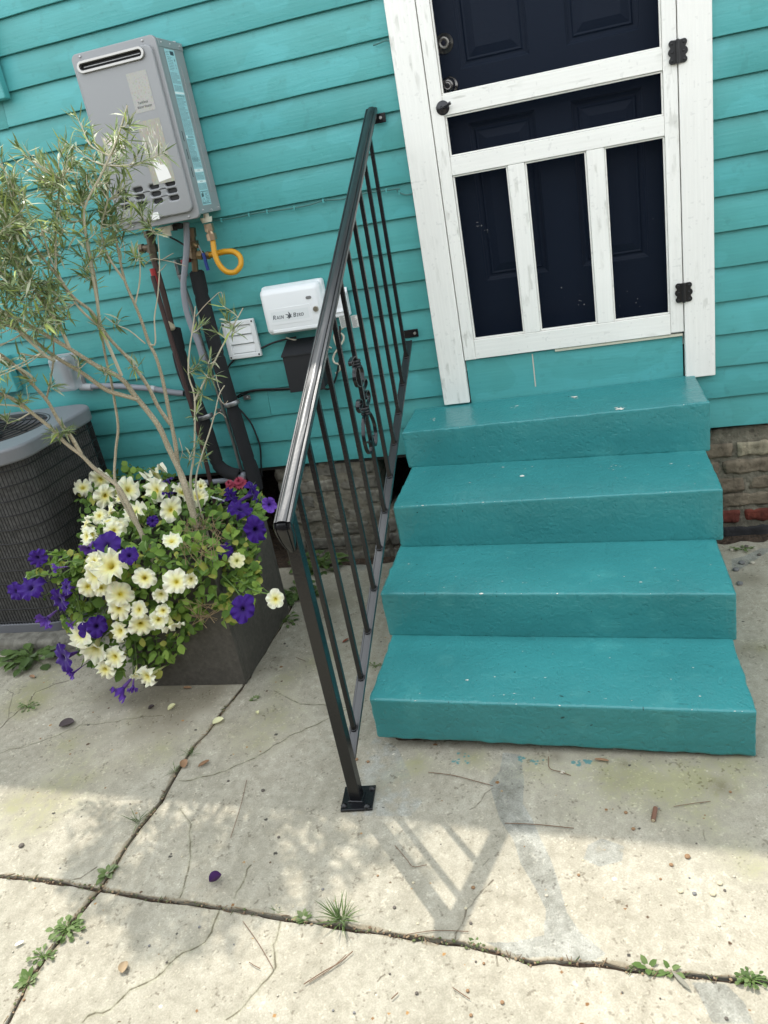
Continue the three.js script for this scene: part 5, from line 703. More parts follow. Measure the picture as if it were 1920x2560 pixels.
function flowerGeo(seed, rimC, midC, throatC, tubeC, ruffle = 1, cup = 0.18, lobes = 5) { // face towards +z, radius 1
  const q = rng(seed), nA = 40, rings = [0.0, 0.10, 0.2, 0.36, 0.55, 0.75, 0.9, 1.0], pos = [], col = [], idx = [], ph = q() * 6, ph2 = q() * 6;
  const lw = [...Array(lobes)].map(() => 0.9 + 0.2 * q());
  rings.forEach((r, k) => { for (let a = 0; a < nA; a++) { const an = a / nA * Math.PI * 2, lb = an / (Math.PI * 2) * lobes, li = Math.floor(lb) % lobes, f = Math.abs(Math.sin(lb * Math.PI)); let R1 = r * lerp(1, (0.84 + 0.19 * Math.pow(f, 0.45)) * lw[li], sstep(0.3, 1, r)); const throat = r < 0.2 ? -0.34 * Math.pow(1 - r / 0.2, 1) : 0; const z = throat + cup * (r - 0.2) - 0.16 * Math.max(0, r - 0.5) * (1 - f) + ruffle * 0.13 * sstep(0.5, 1, r) * (Math.sin(an * 9 + ph) + 0.6 * Math.sin(an * 17 + ph2)) - 0.22 * sstep(0.7, 1, r) * f * (0.6 + 0.6 * Math.sin(an + ph)); pos.push(Math.cos(an) * R1, Math.sin(an) * R1, z);
    const t1 = sstep(0.08, 0.34, r), t2 = sstep(0.3, 0.85, r), vein = (1 - f) * 0.5 * (1 - t2); for (let c = 0; c < 3; c++) { let v = lerp(throatC[c], midC[c], t1); v = lerp(v, rimC[c], t2); v = lerp(v, throatC[c], vein * 0.5); col.push(v * (0.96 + 0.08 * q())); } } });
  for (let k = 0; k + 1 < rings.length; k++) for (let a = 0; a < nA; a++) { const i = k * nA + a, j = k * nA + (a + 1) % nA; idx.push(i, i + nA, j, j, i + nA, j + nA); }
  const b = pos.length / 3, tr = [[0.24, -0.02], [0.16, -0.4], [0.09, -0.95], [0.075, -1.25], [0.11, -1.35], [0.02, -1.5]]; tr.forEach(([r, z], k) => { for (let a = 0; a < 10; a++) { const an = a / 10 * Math.PI * 2; pos.push(Math.cos(an) * r, Math.sin(an) * r, z - 0.03); const c2 = k < 2 ? tubeC : k < 3 ? tubeC : [0.10, 0.18, 0.03]; col.push(...c2); } });
  for (let k = 0; k + 1 < tr.length; k++) for (let a = 0; a < 10; a++) { const i = b + k * 10 + a, j = b + k * 10 + (a + 1) % 10; idx.push(i, i + 10, j, j, i + 10, j + 10); }
  const g = new THREE.BufferGeometry(); g.setAttribute('position', new THREE.Float32BufferAttribute(pos, 3)); g.setAttribute('color', new THREE.Float32BufferAttribute(col, 3)); g.setIndex(idx); g.computeVertexNormals(); g.setAttribute('uv', new THREE.Float32BufferAttribute(new Float32Array(pos.length / 3 * 2), 2)); return g;
}
const petal = () => phy(0xffffff, 0.65, { vertexColors: true, transmission: 0.22, thickness: 0, ior: 1.3 });
const mPetal = petal();
const whiteF = [1, 2, 3, 4, 5, 6, 7, 8].map((s) => flowerGeo(s * 13, [0.88, 0.87, 0.68], [0.87, 0.82, 0.40], [0.70, 0.58, 0.06], [0.60, 0.60, 0.28], 0.8 + 0.14 * s, 0.08 + 0.07 * (s % 4)));
const trumF = [1, 2].map((s) => flowerGeo(s * 29, [0.86, 0.86, 0.70], [0.84, 0.80, 0.45], [0.55, 0.50, 0.08], [0.66, 0.64, 0.30], 1.1, 0.55));
const purpF = [1, 2, 3].map((s) => flowerGeo(s * 17, [0.046, 0.010, 0.20], [0.038, 0.008, 0.17], [0.02, 0.004, 0.08], [0.12, 0.05, 0.28], 1, 0.14));
const violF = [1, 2].map((s) => flowerGeo(s * 41, [0.16, 0.065, 0.42], [0.12, 0.045, 0.36], [0.04, 0.01, 0.14], [0.18, 0.09, 0.34], 1.1, 0.7));
const smallF = flowerGeo(61, [0.84, 0.85, 0.86], [0.84, 0.85, 0.84], [0.5, 0.52, 0.3], [0.4, 0.5, 0.2], 0.5, 0.1), starF = flowerGeo(67, [0.82, 0.80, 0.50], [0.80, 0.76, 0.36], [0.4, 0.42, 0.06], [0.5, 0.5, 0.15], 0.6, 0.2);
const z6 = zoomed(0, 1100, 2.0737);
// surface of the mound of foliage: over the rim and down the front
const rimN = V(0.25, 0.7, 0.65).normalize();
function mound(px, py, back = 0) {
  const topY = 0.595 - back * 0.7, fz = 1.135 - back;
  const a = G(px, py, topY), b = W(px, py, fz); if (px > 470) { const c = G(px, py, 0.56 - back * 0.6); if (c.x > -1.2) c.lerp(W(px, py, 0.9), 0.6); return c.z < fz + 0.02 ? c : b; }
  // the nearer surface is the one the eye meets first
  const da = a.distanceTo(camera.position), db = b.distanceTo(camera.position);
  if (a.z > fz) return b; const t = sstep(fz - 0.16, fz, a.z); return a.lerp(b, t * 0.35);
}
const camDir = (p) => camera.position.clone().sub(p).normalize();
function outward(p) { return V((p.x + 1.49) * 1.6, clamp((p.y - 0.36) * 2.2, -0.3, 1), (p.z - 0.78) * 2).normalize(); }
const WF = [[805, 172, 52], [812, 262, 60], [665, 258, 62], [430, 248, 40], [520, 205, 50], [545, 290, 50], [940, 272, 48], [1025, 298, 50], [885, 362, 58], [697, 378, 55], [515, 393, 38], [575, 372, 42], [445, 437, 38], [605, 450, 48], [450, 500, 45], [620, 305, 26], [890, 525, 55, 's'], [575, 655, 74], [487, 630, 42], [750, 715, 60], [490, 700, 55], [455, 762, 48], [525, 765, 36], [915, 735, 58], [990, 722, 45, 't'], [625, 800, 60], [835, 800, 46, 't'], [615, 875, 55], [720, 880, 46], [845, 885, 36], [822, 930, 45], [890, 955, 56, 't'], [730, 955, 57], [625, 990, 50], [425, 1008, 58], [495, 1078, 60, 't'], [595, 1125, 60], [545, 1190, 50], [765, 1225, 52], [703, 1215, 32, 't'], [1428, 825, 50], [1040, 240, 32], [560, 420, 30], [590, 470, 40], [480, 490, 30]];
const PF = [[555, 545, 70], [462, 560, 46, 'v'], [670, 598, 44], [195, 610, 46, 's'], [300, 662, 24, 'v'], [85, 785, 46], [160, 768, 60], [310, 830, 54], [245, 925, 46, 'v'], [330, 1128, 64], [383, 1205, 26, 'v'], [640, 1285, 46, 'v'], [690, 1275, 24, 'v'], [500, 965, 46], [455, 985, 40], [370, 955, 26, 'v'], [345, 765, 38], [875, 275, 30], [870, 208, 26], [790, 420, 30]];
const PR = [[1200, 292, 42], [1315, 275, 54], [1245, 360, 56], [1395, 335, 38, 'v'], [1325, 465, 60], [1170, 575, 44, 's'], [1258, 876, 64]];
const aim = (p, kind, q) => { const n = outward(p).multiplyScalar(0.75).add(camDir(p).multiplyScalar(kind === 't' || kind === 'v' ? 0.1 : kind === 's' ? 0.35 : 0.8)).addScaledVector(rdir(q), 0.62); if (kind === 't') n.add(V(0.3, -0.75, 0.3)); if (kind === 'v') n.add(V(-0.3, -0.5, 0.2)); return n.normalize(); };
const mStem = std([0.10, 0.17, 0.035], 0.7);
function bloom(parent, list, pick, seed, name = 'flower') {
  const q = rng(seed);
  for (const [x, y, r, kind] of list) {
    const [px, py] = z6(x, y), c = mound(px, py, 0).addScaledVector(ray(px, py).normalize(), -0.015 - 0.02 * q()), rad = r / 2.0737 * c.distanceTo(camera.position) / F * (kind ? 1.04 : 1.14), n = aim(c, kind, q);
    const m = new THREE.Mesh(pick(kind, q), mPetal); m.name = name; m.castShadow = m.receiveShadow = true; m.position.copy(c).sub(parent.position); m.quaternion.setFromUnitVectors(V(0, 0, 1), n); m.rotateZ(q() * 6.28); m.scale.set(rad * (0.86 + 0.24 * q()), rad * (0.8 + 0.28 * q()), rad * (0.7 + 1.3 * q())); parent.add(m);
    const e = c.clone().addScaledVector(n, -rad * 1.5), tgt = V(clamp(e.x, PX0 + 0.06, PX1 - 0.06), 0.47, clamp(e.z - 0.1, PZ0 + 0.1, PZ1 - 0.08)); const mid = e.clone().lerp(tgt, 0.35).add(V(0, 0.02, 0)); part(parent, 'stem', vtube([e, mid, e.clone().lerp(tgt, 0.7), tgt], () => 0.0016, 10, 5), mStem);
  }
}
{
  const wp = thing('petunia_plant', 'bushy petunia covered in creamy white yellow throated flowers spilling over planter', 'flowers', V(-1.5, 0.45, 0.8), 'petunias in the planter');
  const pp1 = thing('petunia_plant', 'deep purple petunia trailing towards the air conditioner', 'flowers', V(-1.62, 0.45, 0.85), 'petunias in the planter');
  const pp2 = thing('petunia_plant', 'deep purple petunia at the planter corner beside the handrail', 'flowers', V(-1.36, 0.45, 0.75), 'petunias in the planter');
  bloom(wp, WF, (k, q) => k === 't' ? trumF[(q() * 2) | 0] : whiteF[(q() * 8) | 0], 101); bloom(pp1, PF, (k, q) => k === 'v' ? violF[(q() * 2) | 0] : purpF[(q() * 3) | 0], 103); bloom(pp2, PR, (k, q) => k === 'v' ? violF[(q() * 2) | 0] : purpF[(q() * 3) | 0], 105);
  const sp = thing('small_white_flower', 'single small white flower beside the purple petunia', 'flower', V(-1.36, 0.45, 0.7)); bloom(sp, [[1130, 305, 32]], () => smallF, 107); const ys = thing('yellow_star_flower', 'single pale yellow star shaped petunia bloom', 'flower', V(-1.36, 0.45, 0.8)); bloom(ys, [[1227, 625, 40]], () => starF, 109);
  // foliage
  const geos = [leafGeo(1, 0.34, 0.25, 0.25, 4, 0.9), leafGeo(1, 0.27, 0.35, 0.4, 4, 0.85), leafGeo(1, 0.42, 0.15, 0.15, 4, 1.0)];
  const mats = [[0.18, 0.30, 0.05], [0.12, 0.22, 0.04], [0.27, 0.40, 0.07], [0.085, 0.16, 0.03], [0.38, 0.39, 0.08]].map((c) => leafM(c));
  const q = rng(201), inside = (poly, x, y) => { let c = false; for (let i = 0, j = poly.length - 1; i < poly.length; j = i++) if ((poly[i][1] > y) !== (poly[j][1] > y) && x < (poly[j][0] - poly[i][0]) * (y - poly[i][1]) / (poly[j][1] - poly[i][1]) + poly[i][0]) c = !c; return c; };
  const polyA = [[410, 200], [560, 150], [740, 120], [900, 200], [1080, 240], [1180, 260], [1330, 230], [1390, 330], [1340, 480], [1340, 640], [1330, 760], [1200, 740], [1140, 850], [1060, 830], [1030, 980], [960, 1030], [900, 1140], [820, 1220], [620, 1200], [500, 1150], [400, 1080], [360, 900], [380, 700], [440, 560], [420, 420]];
  const polyL = [[120, 720], [220, 590], [370, 570], [460, 600], [430, 740], [360, 900], [380, 1010], [300, 900], [330, 720], [180, 730]], polyR = [[1190, 760], [1330, 640], [1340, 800], [1200, 950], [1130, 930], [1100, 870]];
  const list = [];
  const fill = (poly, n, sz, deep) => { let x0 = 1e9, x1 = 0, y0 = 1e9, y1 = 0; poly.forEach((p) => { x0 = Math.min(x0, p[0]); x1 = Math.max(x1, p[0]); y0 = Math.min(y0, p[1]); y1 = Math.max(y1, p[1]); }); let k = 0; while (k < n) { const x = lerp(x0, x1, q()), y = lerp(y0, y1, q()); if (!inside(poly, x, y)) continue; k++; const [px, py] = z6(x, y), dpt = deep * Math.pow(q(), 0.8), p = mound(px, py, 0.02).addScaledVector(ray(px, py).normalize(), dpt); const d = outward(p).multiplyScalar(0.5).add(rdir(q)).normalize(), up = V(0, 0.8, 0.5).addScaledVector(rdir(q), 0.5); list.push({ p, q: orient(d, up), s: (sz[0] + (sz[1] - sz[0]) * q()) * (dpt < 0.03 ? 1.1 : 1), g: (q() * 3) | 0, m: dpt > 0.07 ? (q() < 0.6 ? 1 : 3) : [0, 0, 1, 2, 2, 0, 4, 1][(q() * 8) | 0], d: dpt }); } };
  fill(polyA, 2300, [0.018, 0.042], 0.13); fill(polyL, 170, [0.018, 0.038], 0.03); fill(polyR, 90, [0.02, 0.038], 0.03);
  list.sort((a, b) => (a.d - a.s * 0.4) - (b.d - b.s * 0.4));
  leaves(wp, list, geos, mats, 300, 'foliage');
  // trailing stems
  for (const [pts, pr] of [[[[430, 640], [360, 630], [290, 690], [200, 700], [130, 730]], pp1], [[[440, 780], [380, 760], [330, 700], [380, 660]], pp1], [[[420, 900], [390, 800], [350, 760]], pp1], [[[1150, 700], [1210, 760], [1260, 830]], pp2], [[[1200, 700], [1320, 780], [1400, 800]], pp2]]) part(pr, 'stem', vtube(pts.map((p) => { const [a, b] = z6(p[0], p[1]); return mound(a, b, 0.01); }), () => 0.0028, 20, 6), mStem);
  // dry stalks showing among the leaves
  const dry = std([0.24, 0.17, 0.09], 0.85), gs = []; for (let i = 0; i < 70; i++) { const [a, b] = i < 50 ? z6(lerp(950, 1130, q()), lerp(430, 600, q())) : z6(lerp(1000, 1100, q()), lerp(820, 930, q())), p = mound(a, b, i < 50 ? 0.03 : 0.0), d = rdir(q).multiplyScalar(0.03 + 0.03 * q()); gs.push(vtube([p.clone().sub(d), p.clone().addScaledVector(rdir(q), 0.008), p.clone().add(d)], () => 0.0011, 5, 4)); } const dm = part(wp, 'dry_stalks', mergeGeometries(gs), dry); dm.userData.kind = 'stuff';
  // zinnias: two dusky pink heads of layered petals
  const zn = thing('zinnia', 'dusky pink zinnia heads behind the purple petunia', 'flowers', V(-1.4, 0.45, 0.68)); const zp = phy([0.36, 0.035, 0.075], 0.7, { transmission: 0.15, thickness: 0 });
  for (const [x, y, r] of [[1248, 238, 40], [1196, 247, 30]]) { const [a, b] = z6(x, y), c = mound(a, b).add(V(0, 0.015, 0)), rad = r / 2.0737 * c.distanceTo(camera.position) / F, gs2 = []; for (let l = 0; l < 4; l++) for (let i = 0; i < 14 - l * 2; i++) { const g = leafGeo(rad * (1 - l * 0.2), rad * 0.17, 0.3, 0.3 - l * 0.1, 3, 1.2), an = (i + l * 0.5) / (14 - l * 2) * 6.283; g.rotateX(-0.25 + l * 0.38 - Math.PI / 2 + Math.PI / 2); g.rotateX(-Math.PI / 2 + 0.15 + l * 0.3); g.rotateY(an); g.translate(0, l * 0.003, 0); gs2.push(g); } const g = mergeGeometries(gs2); g.rotateX(0.5); g.translate(c.x, c.y, c.z); part(zn, 'flower', g, zp); part(zn, 'stem', vtube([c, c.clone().add(V(0, -0.05, 0)), c.clone().add(V(0.01, -0.12, 0.01))], () => 0.002, 8, 5), mStem); }
}
console.log('flowers');

// ---------------------------------------------------------------- shrub
{
  const sh = thing('bottlebrush_shrub', 'leggy narrow leaved shrub with pale bare stems growing out of the planter', 'shrub', V(-1.45, 0.46, 0.75));
  const mBark = std([0.57, 0.51, 0.39], 0.85, { map: tBark, bumpMap: tBark, bumpScale: 0.004 }), mTwig = std([0.54, 0.49, 0.37], 0.8);
  const base = V(-1.42, 0.42, 0.78);
  const BR = [ // pixel path in the third enlargement with a depth for each point
    [[1100, 1700, 0.78], [1080, 1640, 0.77], [1000, 1470, 0.78], [940, 1340, 0.80], [850, 1220, 0.82], [800, 1160, 0.84], [720, 1060, 0.88], [560, 975, 0.94], [410, 880, 1.0], [230, 775, 1.06], [90, 700, 1.1], [-40, 640, 1.13], 13, 5],
    [[815, 1180, 0.84], [720, 1155, 0.86], [640, 1130, 0.88], [480, 1020, 0.93], [330, 930, 0.98], [140, 790, 1.05], [-20, 715, 1.1], 8, 4],
    [[1090, 1700, 0.76], [1060, 1600, 0.75], [1040, 1450, 0.75], [1010, 1300, 0.76], [985, 1170, 0.77], [960, 1050, 0.78], [920, 920, 0.8], [880, 840, 0.81], [840, 720, 0.83], [800, 620, 0.85], [740, 480, 0.87], [700, 300, 0.89], [680, 190, 0.9], 10, 3.2],
    [[1010, 1330, 0.76], [940, 1230, 0.78], [880, 1110, 0.8], [820, 1020, 0.82], [760, 940, 0.85], [640, 810, 0.9], [540, 660, 0.95], [440, 580, 1.0], [330, 440, 1.04], [230, 310, 1.08], [150, 180, 1.1], [90, 60, 1.12], 7, 3],
    [[690, 1700, 0.86], [685, 1500, 0.84], [700, 1350, 0.84], [680, 1200, 0.85], [660, 1080, 0.86], [620, 900, 0.88], [590, 700, 0.9], [570, 500, 0.92], [540, 350, 0.94], [510, 200, 0.96], [490, 30, 0.98], 5.5, 3],
    [[700, 1700, 0.92], [640, 1650, 0.92], [560, 1590, 0.94], [480, 1510, 0.96], [400, 1450, 0.98], [300, 1350, 1.0], [200, 1270, 1.03], [100, 1190, 1.06], [-30, 1135, 1.1], 9, 5],
    [[480, 1505, 0.96], [420, 1400, 0.97], [350, 1310, 0.98], [280, 1190, 1.0], [200, 1100, 1.02], [120, 1010, 1.04], [20, 925, 1.07], [-40, 890, 1.1], 7, 4],
    [[275, 1180, 1.0], [300, 1060, 0.99], [318, 930, 0.99], [315, 800, 0.99], 3.5, 2.5],
    [[1130, 1700, 0.72], [1150, 1500, 0.71], [1155, 1300, 0.71], [1150, 1150, 0.71], [1118, 1040, 0.71], [1122, 900, 0.71], [1145, 740, 0.71], [1158, 630, 0.71], 5.5, 2],
    [[1153, 1190, 0.71], [1230, 1040, 0.7], [1300, 900, 0.69], [1380, 750, 0.68], [1440, 640, 0.68], 4, 1.8],
    [[1160, 1690, 0.74], [1200, 1500, 0.74], [1240, 1380, 0.74], [1272, 1270, 0.74], [1300, 1150, 0.74], [1330, 1100, 0.74], 4.5, 1.8],
    [[410, 875, 1.0], [350, 740, 1.03], [260, 620, 1.07], [190, 500, 1.1], [110, 400, 1.13], [60, 290, 1.15], [30, 150, 1.17], 6, 3],
    [[720, 1040, 0.88], [660, 900, 0.9], [600, 760, 0.92], [575, 600, 0.95], [545, 430, 0.98], [515, 250, 1.0], [500, 60, 1.02], [600, -150, 1.03], [690, -350, 1.04], [755, -560, 1.05], 6, 2.2],
    [[880, 850, 0.81], [915, 860, 0.81], [915, 700, 0.81], [935, 560, 0.82], [945, 380, 0.82], [935, 200, 0.83], 3, 1.4],
    [[800, 620, 0.85], [825, 500, 0.85], [830, 400, 0.86], [815, 260, 0.86], 3, 1.5], [[740, 480, 0.87], [640, 330, 0.9], [600, 170, 0.93], [640, 0, 0.95], 4, 2], [[860, 850, 0.81], [760, 770, 0.85], [690, 740, 0.88], [620, 690, 0.9], 2.5, 1.4],
    [[330, 440, 1.04], [330, 250, 1.05], [340, 60, 1.06], [360, -120, 1.07], 3.5, 1.8], [[190, 500, 1.1], [60, 470, 1.14], [-20, 400, 1.16], 3.5, 2], [[330, 930, 0.98], [200, 925, 1.02], [100, 905, 1.05], 4, 2.5], [[600, 760, 0.92], [470, 640, 0.98], [380, 500, 1.02], [300, 350, 1.06], [250, 180, 1.08], 4, 2],
    [[200, 1270, 1.03], [120, 1225, 1.05], [0, 1212, 1.08], 4, 2.5], [[180, 1260, 1.03], [110, 1300, 1.06], [40, 1325, 1.08], 2.5, 1.5],
  ];
  const nodes = [];
  BR.forEach((b, bi) => { const r1 = b[b.length - 1] / 1000, r0 = b[b.length - 2] / 1000, pts = b.slice(0, -2).map((p) => wz(z3, p[0], p[1], p[2])); if (bi === 0 || bi === 2 || bi === 4 || bi === 5 || bi === 8 || bi === 10) { const f = pts[0]; pts.unshift(V(lerp(clamp(f.x, PX0 + 0.06, PX1 - 0.05), -1.45, 0.3), 0.42, clamp(f.z, PZ0 + 0.1, PZ1 - 0.1))); }
    const c = curve(pts), n = pts.length * 6; for (let i = 0; i <= 30; i++) nodes.push([c.getPointAt(i / 30), bi]);
    part(sh, bi < 6 ? 'stem' : 'branch', vtube(pts, (t) => 1.0 * lerp(r0, r1, t) * (0.94 + 0.12 * vn(t * 30 + bi * 7, 3)), n, bi < 6 ? 12 : 8), bi < 8 ? mBark : mTwig); });
  // leaf tufts, each at the end of a twig that leaves the nearest branch
  const q = rng(404), tufts = [], P1 = [[0, 335], [55, 300], [110, 345], [140, 300], [175, 270], [250, 270], [300, 330], [330, 420], [300, 500], [320, 560], [250, 640], [180, 610], [150, 690], [60, 720], [0, 700]];
  const ins = (x, y) => { let c = false; for (let i = 0, j = P1.length - 1; i < P1.length; j = i++) if ((P1[i][1] > y) !== (P1[j][1] > y) && x < (P1[j][0] - P1[i][0]) * (y - P1[i][1]) / (P1[j][1] - P1[i][1]) + P1[i][0]) c = !c; return c; };
  let k = 0; while (k < 150) { const x = q() * 360 - 20, y = 270 + q() * 460; if (!ins(Math.max(1, x), y)) continue; if (x > 200 && y > 560 && q() < 0.6) continue; if (x > 240 && q() < 0.35) continue; k++; const lit = sstep(230, 40, x); tufts.push([x, y, 0.9 + 0.26 * lit + (q() - 0.5) * 0.22]); }
  for (const t of [[165, 250, 1.0], [175, 265, 1.0], [200, 285, 0.98], [275, 250, 1.05], [280, 270, 1.04], [270, 290, 1.04], [285, 310, 1.04], [350, 330, 0.92], [355, 335, 0.92], [300, 330, 0.98], [320, 470, 0.9], [300, 455, 0.9], [330, 455, 0.9], [250, 480, 0.95],
    [480, 660, 0.68], [490, 690, 0.68], [505, 710, 0.68], [470, 720, 0.68], [440, 700, 0.69], [455, 770, 0.69], [430, 785, 0.7], [420, 800, 0.7], [440, 805, 0.7], [465, 810, 0.71], [435, 850, 0.71], [425, 890, 0.71], [430, 940, 0.72], [415, 975, 0.72], [440, 990, 0.72],
    [110, 930, 1.02], [118, 940, 1.0], [140, 925, 0.98], [150, 935, 0.98], [60, 860, 1.05], [45, 870, 1.06], [20, 790, 1.1], [40, 770, 1.08], [95, 765, 1.02], [10, 850, 1.1], [60, 820, 1.05], [15, 905, 1.1], [170, 780, 0.98], [230, 800, 0.95], [120, 830, 1.0], [300, 790, 0.88], [210, 700, 0.95], [260, 690, 0.92]]) tufts.push(t);
  // the side of the shrub that leans out past the air conditioner: its shade dapples the sunlit slabs
  const out = []; for (const [a, b, c] of [[V(-1.62, 1.25, 1.02), V(-1.78, 1.6, 1.12), V(-1.9, 1.95, 1.2)], [V(-1.7, 1.2, 1.03), V(-1.95, 1.5, 1.12), V(-2.1, 1.75, 1.2)], [V(-1.55, 1.5, 1.08), V(-1.62, 1.8, 1.2), V(-1.6, 2.05, 1.26)]]) { const c2 = curve([a, b, c]); for (let i = 0; i <= 20; i++) { nodes.push([c2.getPointAt(i / 20), 99]); } let best = nodes[0][0], bd = 9; for (const [n, bi] of nodes) if (bi < 99 && n.distanceTo(a) < bd) { bd = n.distanceTo(a); best = n; } part(sh, 'branch', vtube([best.clone(), a, b, c], (t) => lerp(0.005, 0.002, t), 30, 8), mTwig); }
  for (let i = 0; i < 9000 && out.length < 330; i++) { const low = q() < 0.12, f = low ? G(lerp(280, 430, q()), lerp(1960, 2070, q())) : G(lerp(150, 600, q()), lerp(1735, 1975, q())), y = lerp(1.25, 2.1, q()), p = V(f.x + SUN.x / SUN.y * y, y, f.z + SUN.z / SUN.y * y), s = p.clone().project(camera), ppx = (s.x + 1) / 2 * 1659, ppy = (1 - s.y) / 2 * 2212; if (ppx > 5 && !ins(ppx, ppy)) continue; if (p.z < 0.95) continue; out.push(p); }
  console.log('off-frame tufts', out.length);
  const twigs = [], list = [];
  const geos = [leafGeo(1, 0.062, 0.5, 0.15, 3, 0.9), leafGeo(1, 0.074, 0.4, 0.4, 3, 0.9), leafGeo(1, 0.056, 0.6, -0.15, 3, 0.9)];
  const mats = [[0.27, 0.34, 0.15], [0.19, 0.25, 0.10], [0.40, 0.47, 0.13], [0.52, 0.54, 0.38], [0.13, 0.175, 0.065]].map((c) => leafM(c, 0.3));
  for (const [x, y, z] of [...tufts, ...out.map((p) => [p, 0, 1.0])]) {
    const tip = x.isVector3 ? x : W(x, y, z); let best = null, bd = 1e9; for (const [n] of nodes) { const d = n.distanceTo(tip) + (n.y > tip.y ? 0.12 : 0); if (d < bd) { bd = d; best = n; } }
    const mid = best.clone().lerp(tip, 0.5).add(V((q() - 0.5) * 0.04, -0.02 * q(), (q() - 0.5) * 0.04)), c = curve([best, mid, tip]); twigs.push(vtube([best, mid, tip], (t) => lerp(0.002, 0.0011, t), 8, 5));
    const L = c.getLength(), n = 11 + (q() * 9 | 0), span = Math.min(1, 0.13 / Math.max(0.02, L)); for (let i = 0; i < n; i++) { const t = 1 - span * Math.pow(q(), 1.4), p = c.getPointAt(clamp(t, 0, 1)), ax = c.getTangentAt(clamp(t, 0, 1)); const d = ax.clone().multiplyScalar(0.55 + 0.5 * q()).addScaledVector(rdir(q), 0.85).add(V(0, 0.12, 0)).normalize(); list.push({ p, q: orient(d, V(0, 1, 0.3).addScaledVector(rdir(q), 0.6)), s: 0.030 + 0.030 * q(), g: (q() * 3) | 0, m: [0, 0, 1, 1, 2, 3, 4, 0][(q() * 8) | 0], z }); }
  }
  const tw = part(sh, 'twigs', mergeGeometries(twigs), mTwig); tw.userData.kind = 'stuff';
  list.sort((a, b) => b.s * 1.0 + b.z * 0.02 - a.s - a.z * 0.02); leaves(sh, list, geos, mats, 300, 'foliage');
  // bare dead twigs
  const dead = std([0.45, 0.38, 0.28], 0.85); for (const pts of [[[860, 380], [900, 350], [960, 355], [1030, 370], [1100, 392]], [[960, 355], [1000, 330], [1028, 315]], [[935, 430], [960, 410], [985, 380]], [[1160, 690], [1200, 640], [1250, 590], [1310, 545], [1320, 580]], [[1290, 1160], [1330, 1210], [1350, 1190]], [[1250, 1300], [1300, 1260], [1340, 1290]], [[1060, 1410], [1080, 1490], [1060, 1560]], [[720, 220], [740, 300], [735, 350]], [[1280, 1040], [1290, 1090], [1310, 1150]]]) part(sh, 'dead_twig', vtube(pts.map((p) => wz(z3, p[0], p[1], 0.76)), (t) => lerp(0.0017, 0.0009, t), 16, 5), dead);
}
console.log('shrub');

// ---------------------------------------------------------------- weeds in the joints
const weedM = [[0.10, 0.165, 0.04], [0.14, 0.20, 0.065], [0.07, 0.12, 0.03], [0.20, 0.25, 0.11]].map((c) => leafM(c, 0.3));
const bladeG = [leafGeo(1, 0.022, 0.5, 0.45, 4, 1.0), leafGeo(1, 0.018, 0.5, 0.15, 4, 1.0)], rosG = [leafGeo(1, 0.20, 0.25, 0.25, 4, 1.35), leafGeo(1, 0.24, 0.2, 0.1, 4, 1.35)], ovG = [leafGeo(1, 0.36, 0.2, 0.15, 4, 1.1), leafGeo(1, 0.32, 0.35, 0.3, 4, 1.1)];
const weedSeed = rng(900);
function weed(name, label, px, py, kind, n, size, mi, group) {
  const q = weedSeed, c = G(px, py, -0.004), o = thing(name, label, 'weed', c, group);
  for (let i = 0; i < n; i++) {
    const a = i * 2.4 + q(), d = V(Math.cos(a), 0, Math.sin(a)), m = mi[(q() * mi.length) | 0]; let geo, dir, s, p = c.clone();
    if (kind === 'grass') { geo = bladeG[(q() * 2) | 0]; dir = d.multiplyScalar(0.3 + 0.9 * q()).add(V(0, 0.9, 0)); s = size * (0.5 + 0.7 * q()); p.add(V((q() - 0.5) * size * 0.35, 0, (q() - 0.5) * size * 0.2)); }
    else if (kind === 'rosette') { geo = rosG[(q() * 2) | 0]; dir = d.multiplyScalar(1).add(V(0, 0.25 + 0.75 * i / n, 0)); s = size * (0.55 + 0.5 * q()) * (1 - 0.35 * i / n); }
    else { geo = ovG[(q() * 2) | 0]; const rr3 = size * Math.sqrt(q()) * 1.1; p.add(V(d.x * rr3 * 1.1, 0.004 + size * 0.5 * q(), d.z * rr3 * 0.7)); dir = d.clone().add(V(0, 0.4 * q(), 0)); s = size * (0.35 + 0.3 * q()); part(o, 'stem', vtube([c, c.clone().lerp(p, 0.5).add(V(0, size * 0.2, 0)), p], () => 0.0009, 5, 4), mStem); }
    const l = new THREE.Mesh(geo, weedM[m]); l.name = 'leaf'; l.castShadow = l.receiveShadow = true; l.position.copy(p).sub(c); l.quaternion.copy(orient(dir, V(0, 1, 0).addScaledVector(rdir(q), 0.2))); l.scale.setScalar(s); o.add(l);
  }
}
weed('grass_tuft', 'large spiky grass tuft in the long cross joint', 738, 1990, 'grass', 70, 0.06, [0, 2, 1]);
weed('grass_tuft', 'sparse upright grass in the joint beyond the cream rosette weed', 302, 1778, 'grass', 20, 0.055, [0, 2]);
weed('grass_tuft', 'small dark grass tuft beside two brown leaves', 378, 1670, 'grass', 26, 0.035, [0, 2]);
weed('grass_tuft', 'wispy grass tuft between the brown leaves and the fallen petal', 412, 1632, 'grass', 26, 0.042, [0, 2]);
weed('grass_tuft', 'tiny grass sprig in the cross joint between two weed rosettes', 598, 1970, 'grass', 16, 0.024, [2, 0]);
weed('rosette_weed', 'pale green rosette weed where the two joints cross', 232, 1888, 'rosette', 18, 0.045, [3, 1, 1]);
weed('rosette_weed', 'small grey green rosette next to the large grass tuft', 657, 1985, 'rosette', 12, 0.036, [3, 1]);
weed('rosette_weed', 'round bright rosette weed near the planter foot', 552, 1512, 'rosette', 22, 0.026, [3, 1]);
